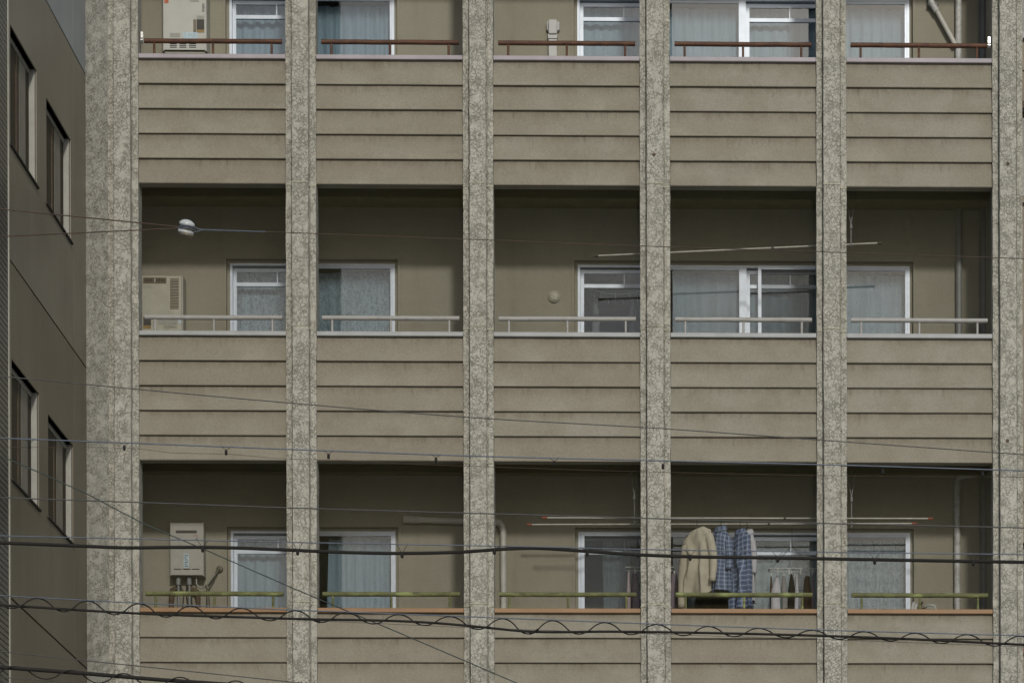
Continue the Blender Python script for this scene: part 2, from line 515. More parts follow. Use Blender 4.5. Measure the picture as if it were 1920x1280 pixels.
M = dict(
    board=mat_board(), wall=mat_backwall(), glass=mat_glass(), screen=mat_screen(), dark_screen=mat_screen('reflection_blocking_screen', (.085, .075, .054), (.115, .102, .075), .82), ground=mat_ground(), panel=mat_metal_wall(), panel_halflit=mat_metal_wall('halflit_wall_panel', (.172, .150, .112), (.215, .190, .145), (.128, .110, .080)), panel_skylit=mat_metal_wall('skylit_wall_panel', (.27, .29, .30), (.31, .33, .345), (.22, .24, .25)),  # left wall's light gradient is put into the panel colours, band by band
    pillar=mat_pillar('knockdown_stucco', (.468, .455, .398), (.235, .222, .178)),
    pier=mat_pillar('grey_knockdown_stucco', (.45, .446, .405), (.195, .186, .158), 42.0, .8, 1.0),
    joint=mat_plain('mossy_joint', (.36, .355, .275), .9, .3, 25.0),
    soffit=mat_plain('soffit_paint', (.33, .31, .24), .9, .12, 3.0),
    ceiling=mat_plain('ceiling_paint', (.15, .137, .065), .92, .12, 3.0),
    slab=mat_plain('balcony_concrete', (.22, .21, .16), .9, .2, 4.0),
    room=mat_plain('room_paint', (.20, .19, .165), .9, .1, 2.0),
    rust=mat_rail('rusty_brown_rail', (.062, .026, .014), (.13, .055, .024), .6, .65),
    white_rail=mat_rail('offwhite_rail', (.34, .335, .32), (.27, .26, .235), .2, .5),
    moss_rail=mat_rail('mossy_rail', (.135, .145, .056), (.075, .072, .032), .45, .75, (.235, .265, .10)),
    cap_a=mat_cap('mauve_grey_coping', (.36, .325, .35), (.25, .23, .23), .18),
    cap_b=mat_cap('light_grey_coping', (.355, .365, .37), (.25, .24, .22), .16),
    cap_c=mat_cap('orange_brown_coping', (.275, .158, .076), (.20, .18, .145), .30),
    alu=mat_plain('aluminium_frame', (.53, .59, .68), .38, .07, 5.0, 0.15),
    alu_dull=mat_plain('dull_aluminium', (.30, .295, .265), .4, .1, 6.0, 0.1),
    white=mat_plain('white_enamel', (.43, .435, .405), .45, .06, 4.0),
    cream=mat_plain('cream_enamel', (.40, .385, .31), .5, .1, 4.0),
    greywhite=mat_plain('grey_enamel', (.35, .34, .305), .5, .08, 4.0),
    dark=mat_plain('dark_plastic', (.035, .032, .025), .6, .2, 20.0),
    slot=mat_plain('dark_slot', (.02, .019, .016), .9, .2, 20.0),
    brownplate=mat_plain('smoked_brown_plate', (.11, .085, .045), .4, .15, 10.0),
    ochre=mat_plain('ochre_strip', (.28, .185, .06), .6, .15, 30.0),
    sticker=mat_plain('grey_sticker', (.33, .335, .30), .7, .15, 60.0),
    bluesticker=mat_plain('pale_blue_sticker', (.42, .53, .60), .6, .15, 40.0),
    redsticker=mat_plain('red_sticker', (.45, .12, .05), .6, .3, 60.0),
    ink=mat_plain('grey_ink', (.13, .13, .12), .8, .1, 20.0),
    redink=mat_plain('red_ink', (.45, .08, .06), .8, .1, 20.0),
    pipe_w=mat_rail('weathered_white_pipe', (.54, .55, .54), (.29, .28, .25), .5, .5),
    pipe_g=mat_plain('grey_pipe', (.20, .205, .205), .5, .12, 7.0),
    pipe_d=mat_plain('dark_grey_pipe', (.115, .115, .12), .5, .12, 7.0),
    pipe_b=mat_plain('beige_grey_pipe', (.50, .49, .45), .5, .1, 6.0),
    duct=mat_plain('duct_cover_plastic', (.44, .45, .44), .5, .06, 5.0),
    steel=mat_plain('bright_steel', (.62, .62, .60), .22, .08, 12.0, 0.9),
    pole_m=mat_plain('steel_pole', (.40, .385, .345), .45, .12, 14.0, 0.2),
    hose=mat_plain('flexible_hose', (.12, .108, .08), .5, .2, 30.0, .3),
    lag=mat_plain('brown_lagging', (.10, .070, .045), .9, .25, 18.0),
    red=mat_plain('red_rubber', (.26, .055, .025), .6, .15, 30.0),
    net=mat_plain('olive_net_cord', (.078, .072, .038), .9, .2, 20.0),
    cable=mat_plain('black_cable', (.010, .0085, .006), .85, .25, 6.0),
    messenger=mat_plain('galvanised_wire', (.105, .125, .16), .5, .15, 12.0, .2),
    greywire=mat_plain('grey_wire', (.06, .06, .057), .6, .2, 12.0),
    brownwire=mat_plain('rusty_wire', (.060, .036, .024), .7, .25, 12.0),
    greenwire=mat_plain('dark_green_wire', (.018, .035, .03), .5, .3, 5.0),
    porcelain=mat_plain('porcelain', (.44, .455, .45), .2, .04, 5.0),
    shadeporc=mat_plain('brown_porcelain', (.16, .14, .10), .35, .1, 8.0),
    beige_knit=mat_cloth('beige_knit', (.47, .435, .345)),
    plaid=mat_plaid('blue_check_cotton', (.155, .20, .305), (.075, .098, .16), (.36, .41, .49), .043),
    plaid2=mat_plaid('indigo_check_cotton', (.135, .18, .285), (.06, .08, .135), (.36, .41, .50), .050),
    white_cloth=mat_cloth('white_cotton', (.52, .52, .55)),
    grey_cloth=mat_cloth('grey_cotton', (.27, .26, .25)),
    black_cloth=mat_cloth('black_cotton', (.022, .02, .016), .3),
    brown_cloth=mat_cloth('brown_cotton', (.13, .085, .055)),
    mauve_cloth=mat_cloth('mauve_cotton', (.23, .19, .23)),
    pink_cloth=mat_cloth('pink_cotton', (.46, .38, .40)),
    tile=mat_plain('grey_wall_tile', (.090, .086, .074), .35, .2, 30.0),
    curtain_strip=mat_plain('taupe_curtain_strip', (.20, .185, .145), .6, .1, 6.0),  # tone of the added strip that stands for a curtain band
    tile_joint=mat_plain('tile_joint', (.035, .032, .026), .9, .2, 10.0),
    trim=mat_plain('pale_corner_trim', (.42, .41, .34), .5, .1, 6.0),
    joint_dark=mat_plain('dark_joint_sealant', (.03, .027, .02), .9, .2, 10.0),
    tan=mat_plain('tan_render', (.27, .235, .18), .9, .15, 5.0, bump=.3),
    brick_red=mat_plain('dusty_red_render', (.26, .13, .11), .9, .2, 8.0, bump=.3),
)
CUR = {
    'blue': mat_curtain('pale_blue_curtain', (.42, .50, .55)),
    'grey': mat_curtain('grey_curtain', (.42, .46, .48)),
    'lace': mat_curtain('lace_curtain', (.46, .52, .55), .6),
    'green': mat_curtain('grey_green_curtain', (.46, .51, .51)),
}

# ------------------------------------------------------------------ ground
g = MB().box(-400, 400, -400, 400, -0.3, 0.0).build('ground', M['ground'], origin=(0, 0, 0))
tag(g, kind='structure')

# ------------------------------------------------------------------ the apartment building
PITCHX, BAYW = 1.7935, 1.489
Z2 = 8.0551                                       # coping tops: bottom, middle, top row in view
ZC = {0: Z2 + 5.6, 1: Z2 + 2.8, 2: Z2, 3: Z2 - 2.8, -1: Z2 + 8.4}
YW = 1.10                                         # balcony wall
XA, XB = -0.02, 4 * PITCHX + BAYW + 0.02
CAPH, BH = 0.047, 0.2518
BEAM = CAPH + 5 * BH                              # coping top to underside of the parapet
CEIL = BEAM - 0.10                                # the slab underside sits higher than the parapet's foot

apt = thing('apartment_building', (4.3, 0.6, 0), 'weathered beige apartment block with stucco pillars and five bays of lapped balcony boards', 'building')

# pillars: stepped section with a proud centre strip
def pillar(x0, x1, z0, z1, name='pillar'):
    mid = (x0 + x1) / 2
    cw = .084
    prof = [(x0, .16), (x0, -.05), (mid - cw - .012, -.05), (mid - cw - .010, -.036), (mid - cw - .001, -.036), (mid - cw, -.122), (mid - cw + .006, -.128), (mid + cw - .006, -.128), (mid + cw, -.122), (mid + cw + .001, -.036), (mid + cw + .010, -.036), (mid + cw + .012, -.05), (x1, -.05), (x1, .16)]
    # finer along the width for an uneven hand-floated outline
    n = int((z1 - z0) / .05)
    mb = MB(); m = len(prof); vv, ff = [], []
    for i in range(n + 1):
        z = z0 + (z1 - z0) * i / n
        for k, (x, y) in enumerate(prof):
            a = noise.noise(Vector((x * 3, z * 9, k * 5.3))) * .004 + noise.noise(Vector((x, z * 2.2, k * 3.1))) * .003
            b = noise.noise(Vector((x * 3 + 9, z * 9, k * 2.3))) * .003
            vv.append((x + a, y + b, z))
    for i in range(n):
        for k in range(m):
            l = (k + 1) % m
            ff.append((i * m + k, i * m + l, (i + 1) * m + l, (i + 1) * m + k))
    ff.append(list(range(m))); ff.append([n * m + k for k in range(m)])
    mb.add(vv, ff)
    return mb.build(name, M['pillar'], apt, origin=(mid, 0, z0))


PIL = []
for k in range(6):
    x1 = k * PITCHX
    x0 = x1 - (PITCHX - BAYW)
    p = pillar(x0, x1, 0.0, 18.6)
    mid = (x0 + x1) / 2
    PIL.append(p)
    if 1 <= k <= 4:
        for r in (1, 2):
            for dz in (0.03, 2.8 - BEAM - .02):
                z = ZC[r] + dz + random.uniform(-.012, .012)
                if dz > 1 and r == 2 and k in (1, 3): continue
                h = .012
                b = MB()
                b.box(mid - .087, mid + .087, -.1335, -.118, z, z + h)
                b.box(x0 - .002, mid - .0845, -.0555, -.04, z - .012, z - .012 + h)
                b.box(mid + .0845, x1 + .002, -.0555, -.04, z - .016, z - .016 + h * 1.3)
                b.build('construction_joint', M['joint'], p)

for k, px, py in ((1, 548, 308), (3, 1226, 290), (5, 1890, 307), (5, 1889, 826)):
    c = at(px, py, -.128 if px > 600 else -.05)
    y_ = c.y
    MB().lathe((c.x, y_ + .004, c.z), (0, -1, 0), [(0, .020), (.007, .018), (.009, .008)], 9).build('anchor_stub', M['lag'], PIL[k])

# the corner pier left of the first pillar, turned a little away
xl = -(PITCHX - BAYW)
pa = at(203.5, 640, -.045); pb = at(161.5, 640, .12)
mb = MB(); vv, ff = [], []
n = 300
for i in range(n + 1):
    z = 18.6 * i / n
    for k, (x, y) in enumerate(((xl + .006, -.045), ((xl + pb.x) / 2, .037), (pb.x, .12), (pb.x + .0, 1.6), (xl + .006, 1.6))):
        a = noise.noise(Vector((x * 3, z * 8, 3.0))) * .004
        vv.append((x + a, y + a, z))
for i in range(n):
    for k in range(5):
        l = (k + 1) % 5
        ff.append((i * 5 + k, i * 5 + l, (i + 1) * 5 + l, (i + 1) * 5 + k))
ff.append(list(range(5)))
mb.add(vv, ff)
mb.build('corner_pier', M['pier'], apt, origin=(xl - .1, 0, 0))

# parapets, boards, copings, rails
CAPM = {-1: 'cap_a', 0: 'cap_a', 1: 'cap_b', 2: 'cap_c', 3: 'cap_b'}
RAILM = {0: 'rust', 1: 'white_rail', 2: 'moss_rail'}
for r in (-1, 0, 1, 2, 3):
    zc = ZC[r]
    for k in range(5):
        x0 = k * PITCHX + .001
        x1 = x0 + BAYW - .002
        pr = MB().box(x0, x1, .012, .125, zc - BEAM, zc - CAPH - .002).build('parapet', M['soffit'], apt)
        for i in range(5):
            zt = zc - CAPH - i * BH
            tilt = random.uniform(-.003, .003)
            last = i == 4
            poly = [(.0115, 0.0), (.0, 0.0), (-.027 + tilt, -BH + .013), (-.030 + tilt, -BH + .010), (-.028 + tilt, -BH + .002), (.0115, -BH + .002)]
            if last:
                poly = [(.0115, 0.0), (.0, 0.0), (-.018 + tilt, -BH + .008), (-.014, -BH), (.0115, -BH)]
            poly = [(y, zt + z) for y, z in poly]
            b = MB().prism(poly, x0, x1, 10, .0022, seed=r * 31 + k * 7 + i)
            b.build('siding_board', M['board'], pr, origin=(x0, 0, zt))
        # coping with a tiny sag, nosing proud of the boards
        cp = MB()
        sag = [random.uniform(-.002, .002) for _ in range(3)]
        cp.prism([(-.036, zc - CAPH + .001), (-.040, zc - CAPH + .006), (-.040, zc - .004), (-.034, zc), (.14, zc), (.14, zc - CAPH + .001)], x0 + .004, x1 - .004, 6, .0035, seed=k + r * 9)
        cp.build('coping', M[CAPM[r]], pr, origin=(x0, 0, zc))
        if r in RAILM:
            rm = M[RAILM[r]]
            zr = zc + .153
            xr0, xr1 = x0 + .048, x1 - .045
            mbr = MB()
            pts = [(xr0 + (xr1 - xr0) * j / 8, .04, zr + random.uniform(-.0015, .0015)) for j in range(9)]
            mbr.tube(pts, .0245, 14)
            rail = mbr.build('railing', rm, apt, origin=(x0, .04, zr))
            for xp in (x0 + .150, x0 + .745, x0 + 1.338):
                MB().tube([(xp, .04, zc - .01), (xp, .04, zr - .015)], .0125, 10).build('railing_post', rm, rail)
            if r == 0 and k in (0, 4):
                xe = xr0 - .02 if k == 0 else xr1 + .02
                cl = MB()
                cl.tube([(xe - .013, .04, zr), (xe + .013, .04, zr)], .032, 14)
                cl.box(xe - .011, xe + .011, .020, .060, zr + .025, zr + .085)
                cl.tube([(xe - .015, .035, zr + .045), (xe + .015, .035, zr + .045)], .008, 8)
                cl.build('end_clamp', M['steel'], rail, label='bright steel clamp on the end of the brown rail')

# slabs, ceilings, party walls, inner rooms
for r in (-1, 0, 1, 2, 3):
    zc = ZC[r]
    zb = zc - CEIL
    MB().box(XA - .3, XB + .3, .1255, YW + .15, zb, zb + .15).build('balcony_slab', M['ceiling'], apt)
    MB().box(XA - .3, XB + .3, YW + .15, 4.6, zb - .1, zb + .15).build('room_floor', M['room'], apt)
for r in (0, 1, 2, 3):
    zc = ZC[r]
    zlo, zhi = zc - CEIL + .15, zc + 2.8 - CEIL
    MB().box(XB - .005, XB + .30, .13, YW + .2, zlo, zhi).build('end_wall', M['wall'], apt)
    MB().box(XA - .28, XB + .3, 4.5, 4.6, zlo, zhi).build('room_wall', M['room'], apt)
    for xw in (XA - .28, 3.05, XB + .2):
        MB().box(xw, xw + .1, YW + .2, 4.5, zlo, zhi).build('room_wall', M['room'], apt)
MB().box(XA - .3, XB + .3, .13, 4.6, 18.3, 18.6).build('roof', M['slab'], apt)
# street level wall below the lowest parapet in the model
MB().box(XA - .28, XB + .3, .3, .5, 0.0, ZC[3] - CEIL).build('street_wall', M['wall'], apt)

# balcony walls with window openings and the aluminium windows
def wx(px): return at(px, 640, YW).x
def wz(py, px=600): return at(px, py, YW).z
UNITS = [(wx(430.5), wx(740.0)), (wx(1083.3), wx(1394.6)), (wx(1395.4), wx(1706.5))]
ZTOP1 = wz(492, 600)                              # head of the middle row's windows
ZTR1 = wz(528.5, 500)                             # its transom
WT = ZTOP1 - ZC[1]
TR = ZTR1 - ZC[1]
WB = -0.62
for r in (0, 1, 2, 3):
    zc = ZC[r]
    zlo, zhi = zc - CEIL + .15, zc + 2.8 - CEIL
    holes = [(UNITS[0][0] - .033, UNITS[0][1] + .033, zc + WB, zc + WT + .035), (UNITS[1][0] - .033, UNITS[2][1] + .033, zc + WB, zc + WT + .035)]
    w = grid_wall(MB(), (0, YW, 0), (1, 0, 0), (0, 0, 1), (0, -1, 0), (XA - .28, XB + .3), (zlo, zhi), holes, .14)
    wall = w.build('balcony_wall', M['wall'], apt, origin=(0, YW, zlo))
    # flat plaster architrave round each opening
    for (a, b, c, d) in holes:
        tm = MB()
        t_ = .030
        tm.box(a - t_, a - .001, YW - .010, YW - .0005, c, d + t_)
        tm.box(b + .001, b + t_, YW - .010, YW - .0005, c, d + t_)
        tm.box(a - .0005, b + .0005, YW - .010, YW - .0005, d + .001, d + t_)
        tm.build('architrave', M['wall'], wall, origin=(0, YW, zlo))
    for u, (a, b) in enumerate(UNITS):
        zt, z0 = zc + WT, zc + WB
        fr = MB()
        yf = YW + .045
        fr.box(a, a + .026, yf, yf + .09, z0, zt)
        fr.box(b - .026, b, yf, yf + .09, z0, zt)
        fr.box(a + .026, b - .026, yf + .001, yf + .09, zt - .022, zt)
        fr.box(a + .026, b - .026, yf, yf + .10, z0, z0 + .04)
        win = fr.build('window', M['alu'], apt)
        fl = MB()
        ya_, yb_ = YW + .052, YW + .10
        if u != 2: fl.box(a - .032, a - .001, ya_, yb_, z0 + .001, zt + .034)
        if u != 1: fl.box(b + .001, b + .032, ya_, yb_, z0 + .001, zt + .034)
        fl.box(a - .0005, b + .0005, ya_ + .001, yb_, zt + .001, zt + .034)
        fl.build('packing_mortar', M['wall'], wall, origin=(0, YW, zlo))
        m_ = (a + b) / 2

        def sash(x0, x1, y, z1, transom, stile=.036, rail=.04):
            s = MB()
            zb = z0 + .045
            s.box(x0, x0 + stile, y, y + .028, zb, z1)
            s.box(x1 - stile, x1, y, y + .028, zb, z1)
            s.box(x0 + stile, x1 - stile, y + .001, y + .027, z1 - rail, z1)
            s.box(x0 + stile, x1 - stile, y + .001, y + .027, zb, zb + .06)
            if transom:
                tz = zc + TR
                s.box(x0 + stile, x1 - stile, y - .004, y + .027, tz - .019, tz + .019)
                xm = x0 + .46
                s.box(xm - .006, xm + .006, y + .004, y + .022, tz + .019, z1 - rail)
            s.build('sash', M['alu'], win)
            gp = MB()
            gp.box(x0 + stile - .004, x1 - stile + .004, y + .012, y + .016, zb + .05, z1 - rail + .004)
            gp.build('pane', M['glass'], win)
        top = zt - .004
        slide = 0.0
        sash(a + .027, m_ + .03, yf + .055, top - .03, True)
        sash(m_ - .03 - slide, b - .012, yf + .006, top, False)
        # sliding insect screens standing in front on some units
        if (r, u) in ((1, 2), (2, 1)):
            sx0 = wx(1421.5) if (r, u) == (1, 2) else a + .028
            sx1 = sx0 + .86
            s = MB(); y = yf - .022
            s.box(sx0, sx0 + .036, y, y + .018, z0 + .04, top)
            s.box(sx1 - .036, sx1, y, y + .018, z0 + .04, top)
            s.box(sx0 + .036, sx1 - .036, y + .001, y + .017, top - .04, top)
            s.box(sx0 + .036, sx1 - .036, y + .001, y + .017, z0 + .04, z0 + .09)
            s.build('screen_frame', M['alu'], win)
            MB().box(sx0 + .034, sx1 - .034, y + .008, y + .010, z0 + .088, top - .038).build('insect_screen', M['screen'], win)
        if u == 2:
            MB().box(a - .05, a + .012, yf - .008, yf + .05, z0, zt + .0).build('mullion', M['alu'], win)


# ------------------------------------------------------------------ curtains
def curtain(row, px0, px1, kind, label, lean0=0.0, lean1=0.0, amp=.022, wave=.105, top=WT - .05, y=YW + .215):
    x0, x1 = at(px0, 640, y).x, at(px1, 640, y).x
    zc = ZC[row]
    zt, zb = zc + top, zc + WB + .06
    nx = max(24, int((x1 - x0) / .012)); nz = 10
    sd = random.uniform(0, 50)
    vv, ff = [], []
    for j in range(nz + 1):
        f = j / nz
        z = zt + (zb - zt) * f
        for i in range(nx + 1):
            u = i / nx
            xa, xb = x0 + lean0 * f, x1 + lean1 * f
            x = xa + (xb - xa) * u
            ph = x / wave * 2 * math.pi + 2.2 * noise.noise(Vector((x * 4, sd, f * .6)))
            a_ = amp * (.55 + .6 * noise.noise(Vector((x * 2.3, sd + 4, f * .9))) + .35 * f)
            vv.append((x, y + a_ * math.sin(ph), z + .006 * math.sin(ph * .5) * (j == 0)))
    for j in range(nz):
        for i in range(nx):
            p = j * (nx + 1) + i
            ff.append((p, p + 1, p + nx + 2, p + nx + 1))
    o = MB().add(vv, ff, True).build('curtain', CUR[kind])
    return tag(o, label, 'curtain', 'curtains drawn behind the balcony windows')


curtain(0, 434, 737, 'blue', 'pale blue curtain in the top row window beside the white boxed water heater')
curtain(0, 1086, 1391, 'blue', 'pale curtain in the top row window beside the grey capped duct cover')
curtain(0, 1404, 1703, 'blue', 'pale blue curtain in the top row window nearest the white drain pipe')
curtain(1, 434, 737, 'lace', 'patterned lace curtain in the middle row window beside the cream water heater', amp=.014, wave=.13)
curtain(1, 1262, 1391, 'grey', 'plain grey curtain filling the middle row window right of the indoor clothes hanger', amp=.012, wave=.16)
curtain(1, 1404, 1703, 'blue', 'long blue grey curtain behind the middle row window with the half slid screen', amp=.016, wave=.15)
curtain(2, 437, 592, 'blue', 'pale curtain in the bottom row window right of the small grey water heater')
curtain(2, 616, 740, 'blue', 'pale curtain gathered to one side leaving a dark gap next to the second pillar', lean0=-.05)
curtain(2, 1128, 1182, 'green', 'narrow gathered curtain hanging in the dark window left of the laundry', wave=.07, lean0=.03, lean1=-.02)
curtain(2, 1290, 1560, 'green', 'grey green curtain behind the washing hung in the bottom row')
curtain(2, 1572, 1703, 'lace', 'bluish lace curtain in the bottom row window above the outdoor tap', wave=.09)


# ------------------------------------------------------------------ bird nets in the lower two rows
def net(row, k, label):
    zc = ZC[row]
    x0, x1 = k * PITCHX + .004, k * PITCHX + BAYW - .004
    z0, z1 = zc + .004, zc + 2.8 - BEAM + .02
    y = .150
    cell, t_ = .0112, .00045
    mb = MB()
    sag = lambda x, z: y + .012 * noise.noise(Vector((x * 1.3, z * 1.5, k + row * 3.0))) + .004 * noise.noise(Vector((x * 6, z * 6, k)))
    def strand(pts, side):
        vv, ff = [], []
        for p in pts:
            p = Vector(p)
            vv += [p + side * t_, p - side * t_, p + Vector((0, t_ * 1.8, 0))]
        for i in range(len(pts) - 1):
            a = i * 3
            for q in range(3):
                s_ = (q + 1) % 3
                ff.append((a + q, a + s_, a + 3 + s_, a + 3 + q))
        mb.add(vv, ff)
    nx = int((x1 - x0) / cell); nz = int((z1 - z0) / cell)
    for i in range(nx + 1):
        x = x0 + (x1 - x0) * i / nx
        strand([(x + .003 * noise.noise(Vector((x * 3, j * .9, k))), sag(x, z0 + (z1 - z0) * j / 7), z0 + (z1 - z0) * j / 7) for j in range(8)], Vector((1, 0, 0)))
    for i in range(nz + 1):
        z = z0 + (z1 - z0) * i / nz
        strand([(x0 + (x1 - x0) * j / 7, sag(x0 + (x1 - x0) * j / 7, z) + .001, z + .003 * noise.noise(Vector((j * .9, z * 3, k + 5)))) for j in range(8)], Vector((0, 0, 1)))
    o = mb.build('bird_net', M['net'])
    return tag(o, label, 'net', 'bird nets stretched over the balcony openings')


NETL = {
    (1, 0): 'fine bird net over the middle row balcony with the cream water heater',
    (1, 1): 'fine bird net over the middle row balcony between the second and third pillars',
    (1, 2): 'fine bird net over the middle row balcony with the round wall vent',
    (1, 3): 'fine bird net over the middle row balcony crossed by the slanting pole',
    (1, 4): 'fine bird net over the middle row balcony with the grey drain pipe',
    (2, 0): 'fine bird net over the bottom row balcony with the small grey water heater',
    (2, 1): 'fine bird net over the bottom row balcony where the level pipe starts',
    (2, 2): 'fine bird net over the bottom row balcony where the bent pipe runs down',
    (2, 3): 'fine bird net over the bottom row balcony full of washing',
    (2, 4): 'fine bird net over the bottom row balcony with the outdoor tap',
}
for (r_, k_), lb in NETL.items():
    net(r_, k_, lb)


# ------------------------------------------------------------------ water heaters
def heater_box(px0, py0, px1, py1, y0):
    a, b = at(px0, py1, y0), at(px1, py0, y0)
    return a.x, b.x, a.z, b.z


# top row: tall white boxed heater
yh = YW - .26
hx0, hx1, hz0, hz1 = heater_box(304.5, 92, 387.5, -62, yh)
h = thing('water_heater', ((hx0 + hx1) / 2, YW, hz0), 'tall white boxed water heater with stickers on the top row balcony wall', 'water heater', 'gas water heaters on the balcony walls')
P = lambda px, py, y=yh: at(px, py, y)
MB().rbox(hx0, hx1, yh, YW - .003, hz0, hz1, .022).build('casing', M['white'], h)
a, b = P(305.5, 98.5), P(386.5, 91.5)
MB().rbox(hx0 + .012, hx1 - .012, yh + .03, YW - .004, a.z, b.z - .001, .014).build('base_tray', M['cream'], h)


def plate(x0, y0, x1, y1, mat, name, par, yf, th=.003, rnd=0.0):
    p, q = at(x0, y1, yf), at(x1, y0, yf)
    m = MB()
    if rnd: m.rbox(p.x, q.x, yf - th, yf + .001, p.z, q.z, rnd)
    else: m.box(p.x, q.x, yf - th, yf + .001, p.z, q.z)
    return m.build(name, M[mat], par)


plate(308, -6, 316, 6.5, 'redsticker', 'warning_sticker', h, yh)
plate(356, -6, 373, 3.5, 'sticker', 'rating_sticker', h, yh)
plate(369, 30, 383, 36, 'sticker', 'rating_sticker', h, yh)
plate(362.5, 37, 368, 60.5, 'brownplate', 'control_label', h, yh)
plate(368.8, 37, 383, 56, 'dark', 'control_window', h, yh)
plate(368.8, 56.2, 383, 61.5, 'ochre', 'control_strip', h, yh)
plate(318.5, 62.5, 338, 70, 'sticker', 'rating_sticker', h, yh)
plate(343.5, 61, 371, 73, 'bluesticker', 'blue_sticker', h, yh)
for i in range(7):
    plate(379, 7.5 + i * 2.3, 383.5, 8.7 + i * 2.3, 'ink', 'label_line', h, yh, .002)
for cx in (318.5, 336.5, 354.5):
    for i in range(4):
        plate(cx, 78.8 + i * 3.2, cx + 13, 80.2 + i * 3.2, 'slot', 'vent_slot', h, yh, .002)

# middle row: cream boxed heater
yh = YW - .24
hx0, hx1, hz0, hz1 = heater_box(263.0, 632, 343.0, 518, yh)
h = thing('water_heater', ((hx0 + hx1) / 2, YW, hz0), 'cream boxed water heater with a louvre column on the middle row balcony', 'water heater', 'gas water heaters on the balcony walls')
MB().rbox(hx0, hx1 - .012, yh, YW - .003, hz0, hz1, .012).build('front_casing', M['cream'], h)
MB().rbox(hx0 + .03, hx1, yh + .03, YW - .004, hz0, hz1 - .006, .012).build('rear_casing', M['greywhite'], h)
plate(268.7, 520.3, 312.3, 531.2, 'brownplate', 'exhaust_grille', h, yh, .006, .008)
for i in range(6):
    plate(271.5 + i * 3.0, 522.3, 273.3 + i * 3.0, 528.6, 'slot', 'grille_slot', h, yh - .006, .002)
    plate(292.3 + i * 3.0, 522.3, 294.1 + i * 3.0, 528.6, 'slot', 'grille_slot', h, yh - .006, .002)
plate(288.7, 522.0, 291.7, 529.0, 'sticker', 'grille_bar', h, yh - .006, .003)
for i in range(20):
    plate(319, 522.6 + i * 2.9, 335.2, 523.9 + i * 2.9, 'lag', 'louvre', h, yh, .004)
plate(269, 594, 283, 609.5, 'dark', 'control_window', h, yh)
plate(268.5, 610.0, 283, 616, 'ochre', 'control_strip', h, yh)
plate(297, 596, 312, 607.5, 'sticker', 'rating_sticker', h, yh)
plate(314, 596, 332.5, 608, 'sticker', 'rating_sticker', h, yh)
plate(335, 594, 339.5, 607, 'bluesticker', 'side_sticker', h, yh)


def lettering(text, px0, py0, px1, py1, mat, par, yf, shear=0.0):
    cu = bpy.data.curves.new('lettering', 'FONT')
    cu.body = text
    cu.extrude = .0008
    cu.shear = shear
    o = bpy.data.objects.new('lettering', cu)
    cu.materials.append(M[mat])
    a, b = at(px0, py1, yf), at(px1, py0, yf)
    cu.size = 1.0
    bpy.context.view_layer.update()
    COL.objects.link(o)
    bpy.context.view_layer.update()
    d = o.dimensions.copy()
    me = bpy.data.meshes.new_from_object(o.evaluated_get(bpy.context.evaluated_depsgraph_get()))
    bpy.data.objects.remove(o)
    xs_ = [v.co.x for v in me.vertices]; ys_ = [v.co.y for v in me.vertices]
    mx_, my_ = min(xs_), min(ys_)
    kx, ky = (b.x - a.x) / max(d.x, 1e-3), (b.z - a.z) / max(d.y, 1e-3)
    for v in me.vertices:
        v.co = ((v.co.x - mx_) * kx, -v.co.z, (v.co.y - my_) * ky)
    o = bpy.data.objects.new('lettering', me)
    put(o, par, (a.x, yf - .002, a.z))
    return o


lettering('ECOMAX', 308.5, 610.8, 332, 614.8, 'ink', h, yh)
lettering('MITSU', 269.5, 536.3, 287, 540.0, 'sticker', h, yh)

# bottom row: small grey heater with pipework
yh = YW - .17
hx0, hx1, hz0, hz1 = heater_box(318.5, 1076, 382, 981, yh)
h = thing('water_heater', ((hx0 + hx1) / 2, YW, hz0), 'small grey water heater with a slot exhaust on the bottom row balcony', 'water heater', 'gas water heaters on the balcony walls')
MB().rbox(hx0, hx1, yh, YW - .003, hz0, hz1, .014).build('casing', M['greywhite'], h)
a, b = at(321, 1078, yh + .02), at(379.5, 1074.5, yh + .02)
MB().rbox(a.x, b.x, yh + .02, YW - .004, a.z, hz0 + .004, .004).build('base_tray', M['greywhite'], h)
plate(329.5, 993.8, 369, 999, 'dark', 'exhaust_slot', h, yh, .003, .008)
for cx in (326, 343, 360):
    plate(cx, 1065.6, cx + 14, 1067.2, 'slot', 'vent_slot', h, yh, .002)
plate(344.5, 1037, 354, 1064, 'bluesticker', 'instruction_sticker', h, yh)
for i, (a_, b_) in enumerate(((346, 352.5), (346, 350), (346.5, 352), (346, 352.5), (346.5, 350), (346, 352.5))):
    plate(a_, 1040 + i * 4, b_, 1041.6 + i * 4, 'ink', 'sticker_text', h, yh - .003, .0015)
lettering('Rinnai', 362.5, 1002.0, 371, 1005.0, 'redink', h, yh, .2)
for (q0, q1) in (((363, 1012.5), (369, 1009.5)), ((366, 1014), (370.5, 1006)), ((369.5, 1008.5), (372.5, 1013.5))):
    a, b = at(*q0, yh - .002), at(*q1, yh - .002)
    MB().tube([a, b], .0022, 5).build('printed_stroke', M['ink'], h)
c = at(349.5, 980, yh + .1)
MB().box(c.x - .02, c.x + .02, YW - .03, YW - .004, hz1 - .002, hz1 + .014).build('wall_bracket', M['greywhite'], h)
yp = YW - .10
pp = MB()
for px in (334.5, 355.0):
    pp.tube([at(px, 1078, yp), at(px, 1084, yp)], .016, 8)
    pp.tube([at(px, 1084, yp), at(px, 1096, yp)], .026, 10)
    pp.tube([at(px, 1096, yp), at(px + 1, 1150, yp)], .014, 8)
pp.build('connector', M['pipe_g'], h)
lg = MB()
